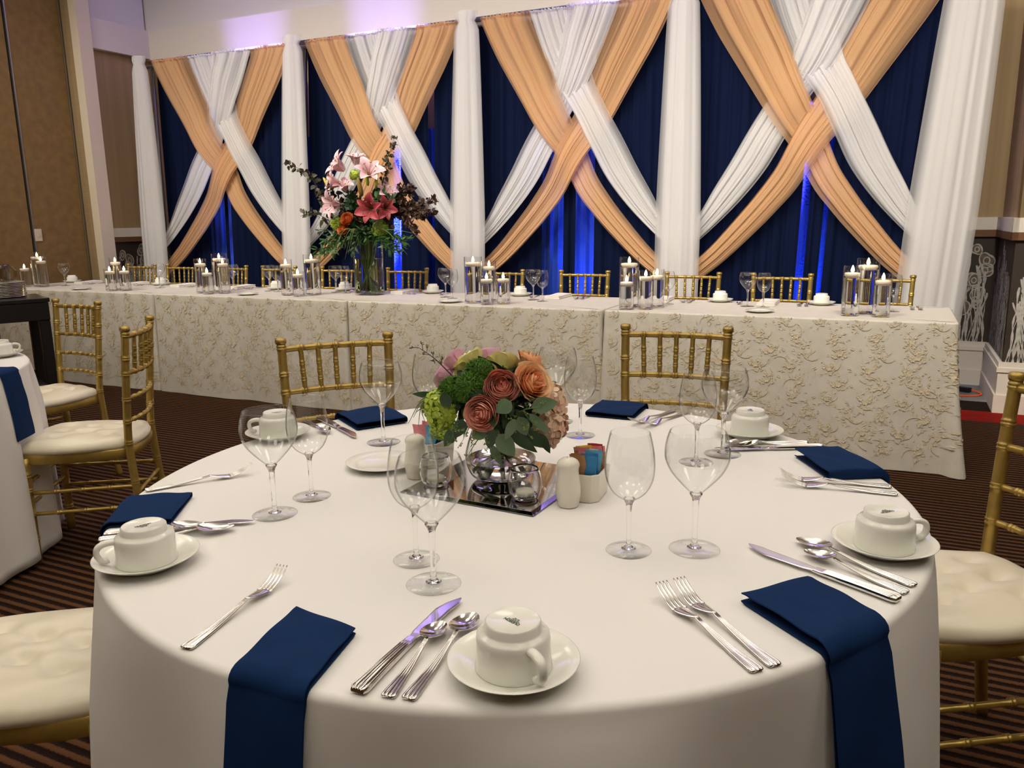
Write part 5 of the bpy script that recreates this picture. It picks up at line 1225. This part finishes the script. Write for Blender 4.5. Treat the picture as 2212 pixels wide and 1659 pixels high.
put_lily(733, 440, (-.35, -.85, -.05), .160, F_PLILY, 4, -.13, .95, lab=PKL); put_lily(745, 415, (.2, -.4, .8), .130, F_PLILY, 5, -.05, lab=PKL); put_lily(828, 425, (.7, -.3, .55), .130, F_PLILY, 6, .02, lab=PKL); put_lily(770, 360, (.1, -.2, .95), .130, F_PLILY, 7, .05, .8, lab=PKL)
put_lily(807, 452, (.15, -.95, .05), .160, F_RLILY, 8, -.15, .95, lab='deep red lily'); put_lily(830, 450, (.6, -.6, .0), .130, F_RLILY, 9, -.10, .9, lab='deep red lily')
for x, y, dr, L, m in [(716, 412, (-.45, -.2, .85), .11, F_BUD), (782, 425, (0, -.3, 1), .14, F_BRBUD), (795, 402, (0, -.2, 1), .10, F_LIME), (812, 405, (.3, -.2, .9), .09, F_LIME)]:
    mb = MB(); v, f = lathe([(r * L, z * L) for r, z in [(0.001, 0), (.09, .06), (.13, .3), (.115, .65), (.06, .92), (.001, 1.0)]], 10); mb.add(v, f); mb.attr.append(np.repeat([0, .2, .5, .8, 1, 1], 10)); o = mb.obj('lily_bud', m, tv); o.matrix_local = facing(Vector(hp(x, y, -.06)), dr)
def tb(x, y, dd, mb, name, mat, dr=(0, -.8, .5), lab=None):
    o = mb.obj(name, mat, tv); o.matrix_local = facing(Vector(hp(x, y, dd)), dr)
    if lab: o['label'] = lab
tb(749, 473, -.13, rose(.052, F_ORANGE, 21, 7, .4, .4), 'rose', F_ORANGE); tb(741, 495, -.14, rose(.045, F_ORANGE, 22, 7, .5, .3), 'rose', F_ORANGE); tb(728, 483, -.12, hydrangea(.045, 23, 50, .34), 'hydrangea', F_LIME, lab='yellow green hydrangea'); tb(822, 494, -.11, hydrangea(.060, 24, 80, .28), 'hydrangea', F_MOSS, lab='green hydrangea'); tb(766, 378, -.02, hydrangea(.034, 25, 40, .4), 'hydrangea', F_LIME, lab='small green hydrangea')
def branch(P, n, L, Wd, mat, seed, name='leafy_branch', spread=.9, droop=.2, stem=.003, lab=None, first=.15):
    rg = np.random.default_rng(seed); st = MB(); lf = MB(); S = spline(P, 30); st.add(*tube(S, np.linspace(stem, stem * .4, 30), 5))
    for k in range(n):
        i = int(30 * (first + (1 - first) * (k + .5) / n)); i = min(i, 28); t = S[i + 1] - S[i - 1]; t /= np.linalg.norm(t) + 1e-9; d = t * .5 + rg.normal(0, spread, 3) * np.array([1, .7, 1]); d /= np.linalg.norm(d); p = S[i] + d * L * rg.uniform(0, .5)
        l = L * rg.uniform(.6, 1.2); v, f = leaf_mesh(l, Wd * rg.uniform(.7, 1.2), rg.uniform(0, droop * 2), .15); lf.add(v, f, orient(p, d, rg.normal(0, 1, 3) + np.array([0, -.8, .8]), rg.uniform(-.8, .8)))
    o = st.obj(name, M_STALK, tv); l = lf.obj('leaves', mat, o); l['kind'] = 'stuff'
    if lab: o['label'] = lab
BZ = 'branch of bronze leaves'
branch([hp(745, 500), hp(700, 440), hp(670, 380), hp(618, 352)], 85, .042, .016, M_BRONZEG, 1, lab=BZ)
branch([hp(790, 480), hp(825, 400), hp(838, 345), hp(852, 297)], 80, .036, .014, M_BRONZEG, 2, lab=BZ)
branch([hp(740, 500), hp(700, 470), hp(680, 462), hp(655, 465)], 34, .042, .016, M_BRONZEG, 3, lab=BZ)
for k, (x, y) in enumerate([(942, 432), (925, 455), (890, 405), (870, 400), (915, 470), (938, 460), (895, 440), (880, 480), (900, 500), (850, 430)]):
    branch([hp(800, 500, -.03), hp(840, 470 - 2 * k, -.05), hp((x + 840) / 2 + 8, (y + 450) / 2, -.04), hp(x, y, TR.uniform(-.12, .06))], 100, .036, .0135, M_BRONZE, 30 + k, lab=BZ)
for k, (x, y) in enumerate([(690, 500), (700, 520), (685, 540), (720, 515), (745, 525), (770, 520), (800, 515), (830, 520), (850, 510), (870, 525), (885, 520), (845, 540), (760, 545), (712, 545), (815, 500), (690, 555), (780, 500), (860, 545)]):
    branch([hp(790 + (x - 790) * .15, 512, -.08), hp(790 + (x - 790) * .6, 502 + (y - 505) * .4, -.11), hp(x, y, TR.uniform(-.2, -.02))], 46, .050, .0085, M_FERN if k % 4 else M_EUCD, 60 + k, 'fern_sprig', .6, .3, .0025)
for k in range(20):
    x, y = TR.uniform(705, 870), TR.uniform(400, 500); branch([hp(785, 515, 0), hp((x + 785) / 2, (y + 505) / 2, -.03), hp(x, y, TR.uniform(-.10, .06))], 46, .050, .019, (M_EUCD, M_BRONZE, M_FERN)[k % 3], 90 + k)
for k, (x, y) in enumerate([(745, 560), (705, 535), (735, 540), (880, 490 + 60), (752, 550), (900, 505), (712, 560)]):
    P = spline([hp(778, 510, -.1), hp((x + 778) / 2, min(y, 500) - 4, -.17), hp(x, y, -.19)], 12); MB().add(*tube(P, np.linspace(.004, .0008, 12), 5)).obj('grass_blade', M_BLADE, tv)

# ================================================================ tray stand, plates and pitcher at the far left
TSX = W(-6.35, -0.95)
def local_frame(px, py): return px, py
stand = thing('tray_stand', 'black wooden tray stand at the left edge holding stacked plates', 'tray stand', (-3.705, 5.553, 0), rad(39.6))
HSN = 0.80
MB().add(*bevel_box(-.42, .42, -.24, .24, HSN - .03, HSN, .004)).obj('top', M_BLACK, stand, False)
for y in (-.225, .225): MB().add(*bevel_box(-.41, .41, y - .012, y + .012, HSN - .155, HSN - .031, .003)).obj('apron', M_BLACK, stand, False)
for x in (-.40, .40): MB().add(*bevel_box(x - .012, x + .012, -.21, .21, HSN - .155, HSN - .031, .003)).obj('apron', M_BLACK, stand, False)
for x in (-.375, .375):
    for y in (-.195, .195): MB().add(*bevel_box(x - .034, x + .034, y - .034, y + .034, 0, HSN - .156, .004)).obj('leg', M_BLACK, stand, False)
MB().add(*bevel_box(-.346, .346, -.20, .20, .16, .185, .004)).obj('shelf', M_BLACK, stand, False)
MB().add(*tube([(-.34, .195, .60), (.34, .195, .22)], .016, 6)).obj('brace', M_BLACK, stand, False)
M_PEWTER = principled('silver_rim', (0.50, 0.47, 0.44), 0.22, 0.9)
def make_splate():
    t = thing('dinner_plate', 'stacked plate', 'plate')
    MB().add(*lathe([(0.0001, 0.0), (.085, 0.0), (.125, .0050), (.128, .0066), (.126, .0078), (.085, .0032), (0.0001, .0030)], 40)).obj('dish', M_CHINA, t)
    t.scale = (1.25, 1.25, 1.25)
    MB().add(*lathe([(.1262, .0048), (.1290, .0058), (.1290, .0076), (.1262, .0086)], 40)).obj('rim', M_PEWTER, t); return t
SPL = Proto(make_splate()); SPX, SPY = -3.62, 5.72
for k in range(10): SPL.put((SPX + RNG.uniform(-.002, .002), SPY + RNG.uniform(-.002, .002), HSN + .0008 + k * .0108), RNG.uniform(0, 6), 'silver-rimmed plate, %s in the stack on the black tray stand' % (ORD[9 - k] + ' from the top'), 'stacked plates')
pt = thing('ribbed_pitcher', 'clear ribbed pitcher with a handle on top of the plate stack', 'pitcher', (SPX - .012, SPY, HSN + .0008 + 9 * .0108 + .0045), rad(-5)); pt.scale = (1.2, 1.2, 1.0)
th = np.arange(48) * 2 * PI / 48; v = []
M_PLAST = thin_glass('clear_plastic', (0.80, 0.77, 0.74), 0.9, 0.35)
rs = [(.045, 0), (.062, .002), (.066, .03), (.070, .09), (.073, .125), (.0705, .125), (.067, .09), (.063, .03), (.059, .007), (.001, .006)]
for i, (r, z) in enumerate(rs): v += [((r + (.0025 * math.cos(a * 16) if 1 < i < 4 else 0)) * math.cos(a), (r + (.0025 * math.cos(a * 16) if 1 < i < 4 else 0)) * math.sin(a), z) for a in th]
MB().add(v, grid_faces(len(rs), 48, closed_v=True)).obj('body', M_PLAST, pt)
MB().add(*tube(spline([(.070, 0, .105), (.105, 0, .108), (.122, 0, .085), (.118, 0, .045), (.095, 0, .018), (.066, 0, .016)], 20), .0095, 10)).obj('handle', M_PLAST, pt)

# orange extension cord by the right baseboard
M_CORD = principled('orange_cord', (0.75, 0.11, 0.015), 0.5)
cd = thing('extension_cord', 'orange cord with black plug on the grey floor strip by the baseboard', 'cord', W(0.0, 2.0, 0.006), FRZ)
P = spline([(.02, -.035, .006), (.09, -.04, .006), (.19, -.035, .006), (.285, .0, .006), (.325, .05, .010), (.305, .095, .018), (.268, .115, .022)], 40)
MB().add(*tube(P, .0065, 8)).obj('cable', M_CORD, cd)
MB().add(*bevel_box(-.05, .05, -.018, .018, 0.0, .036, .006), T((.220, .135, .004), rad(155))).obj('plug', M_BLACK, cd, False)
print('objects', len(bpy.data.objects), 'tris', sum(len(o.data.polygons) * 2 for o in bpy.data.objects if o.type == 'MESH'))
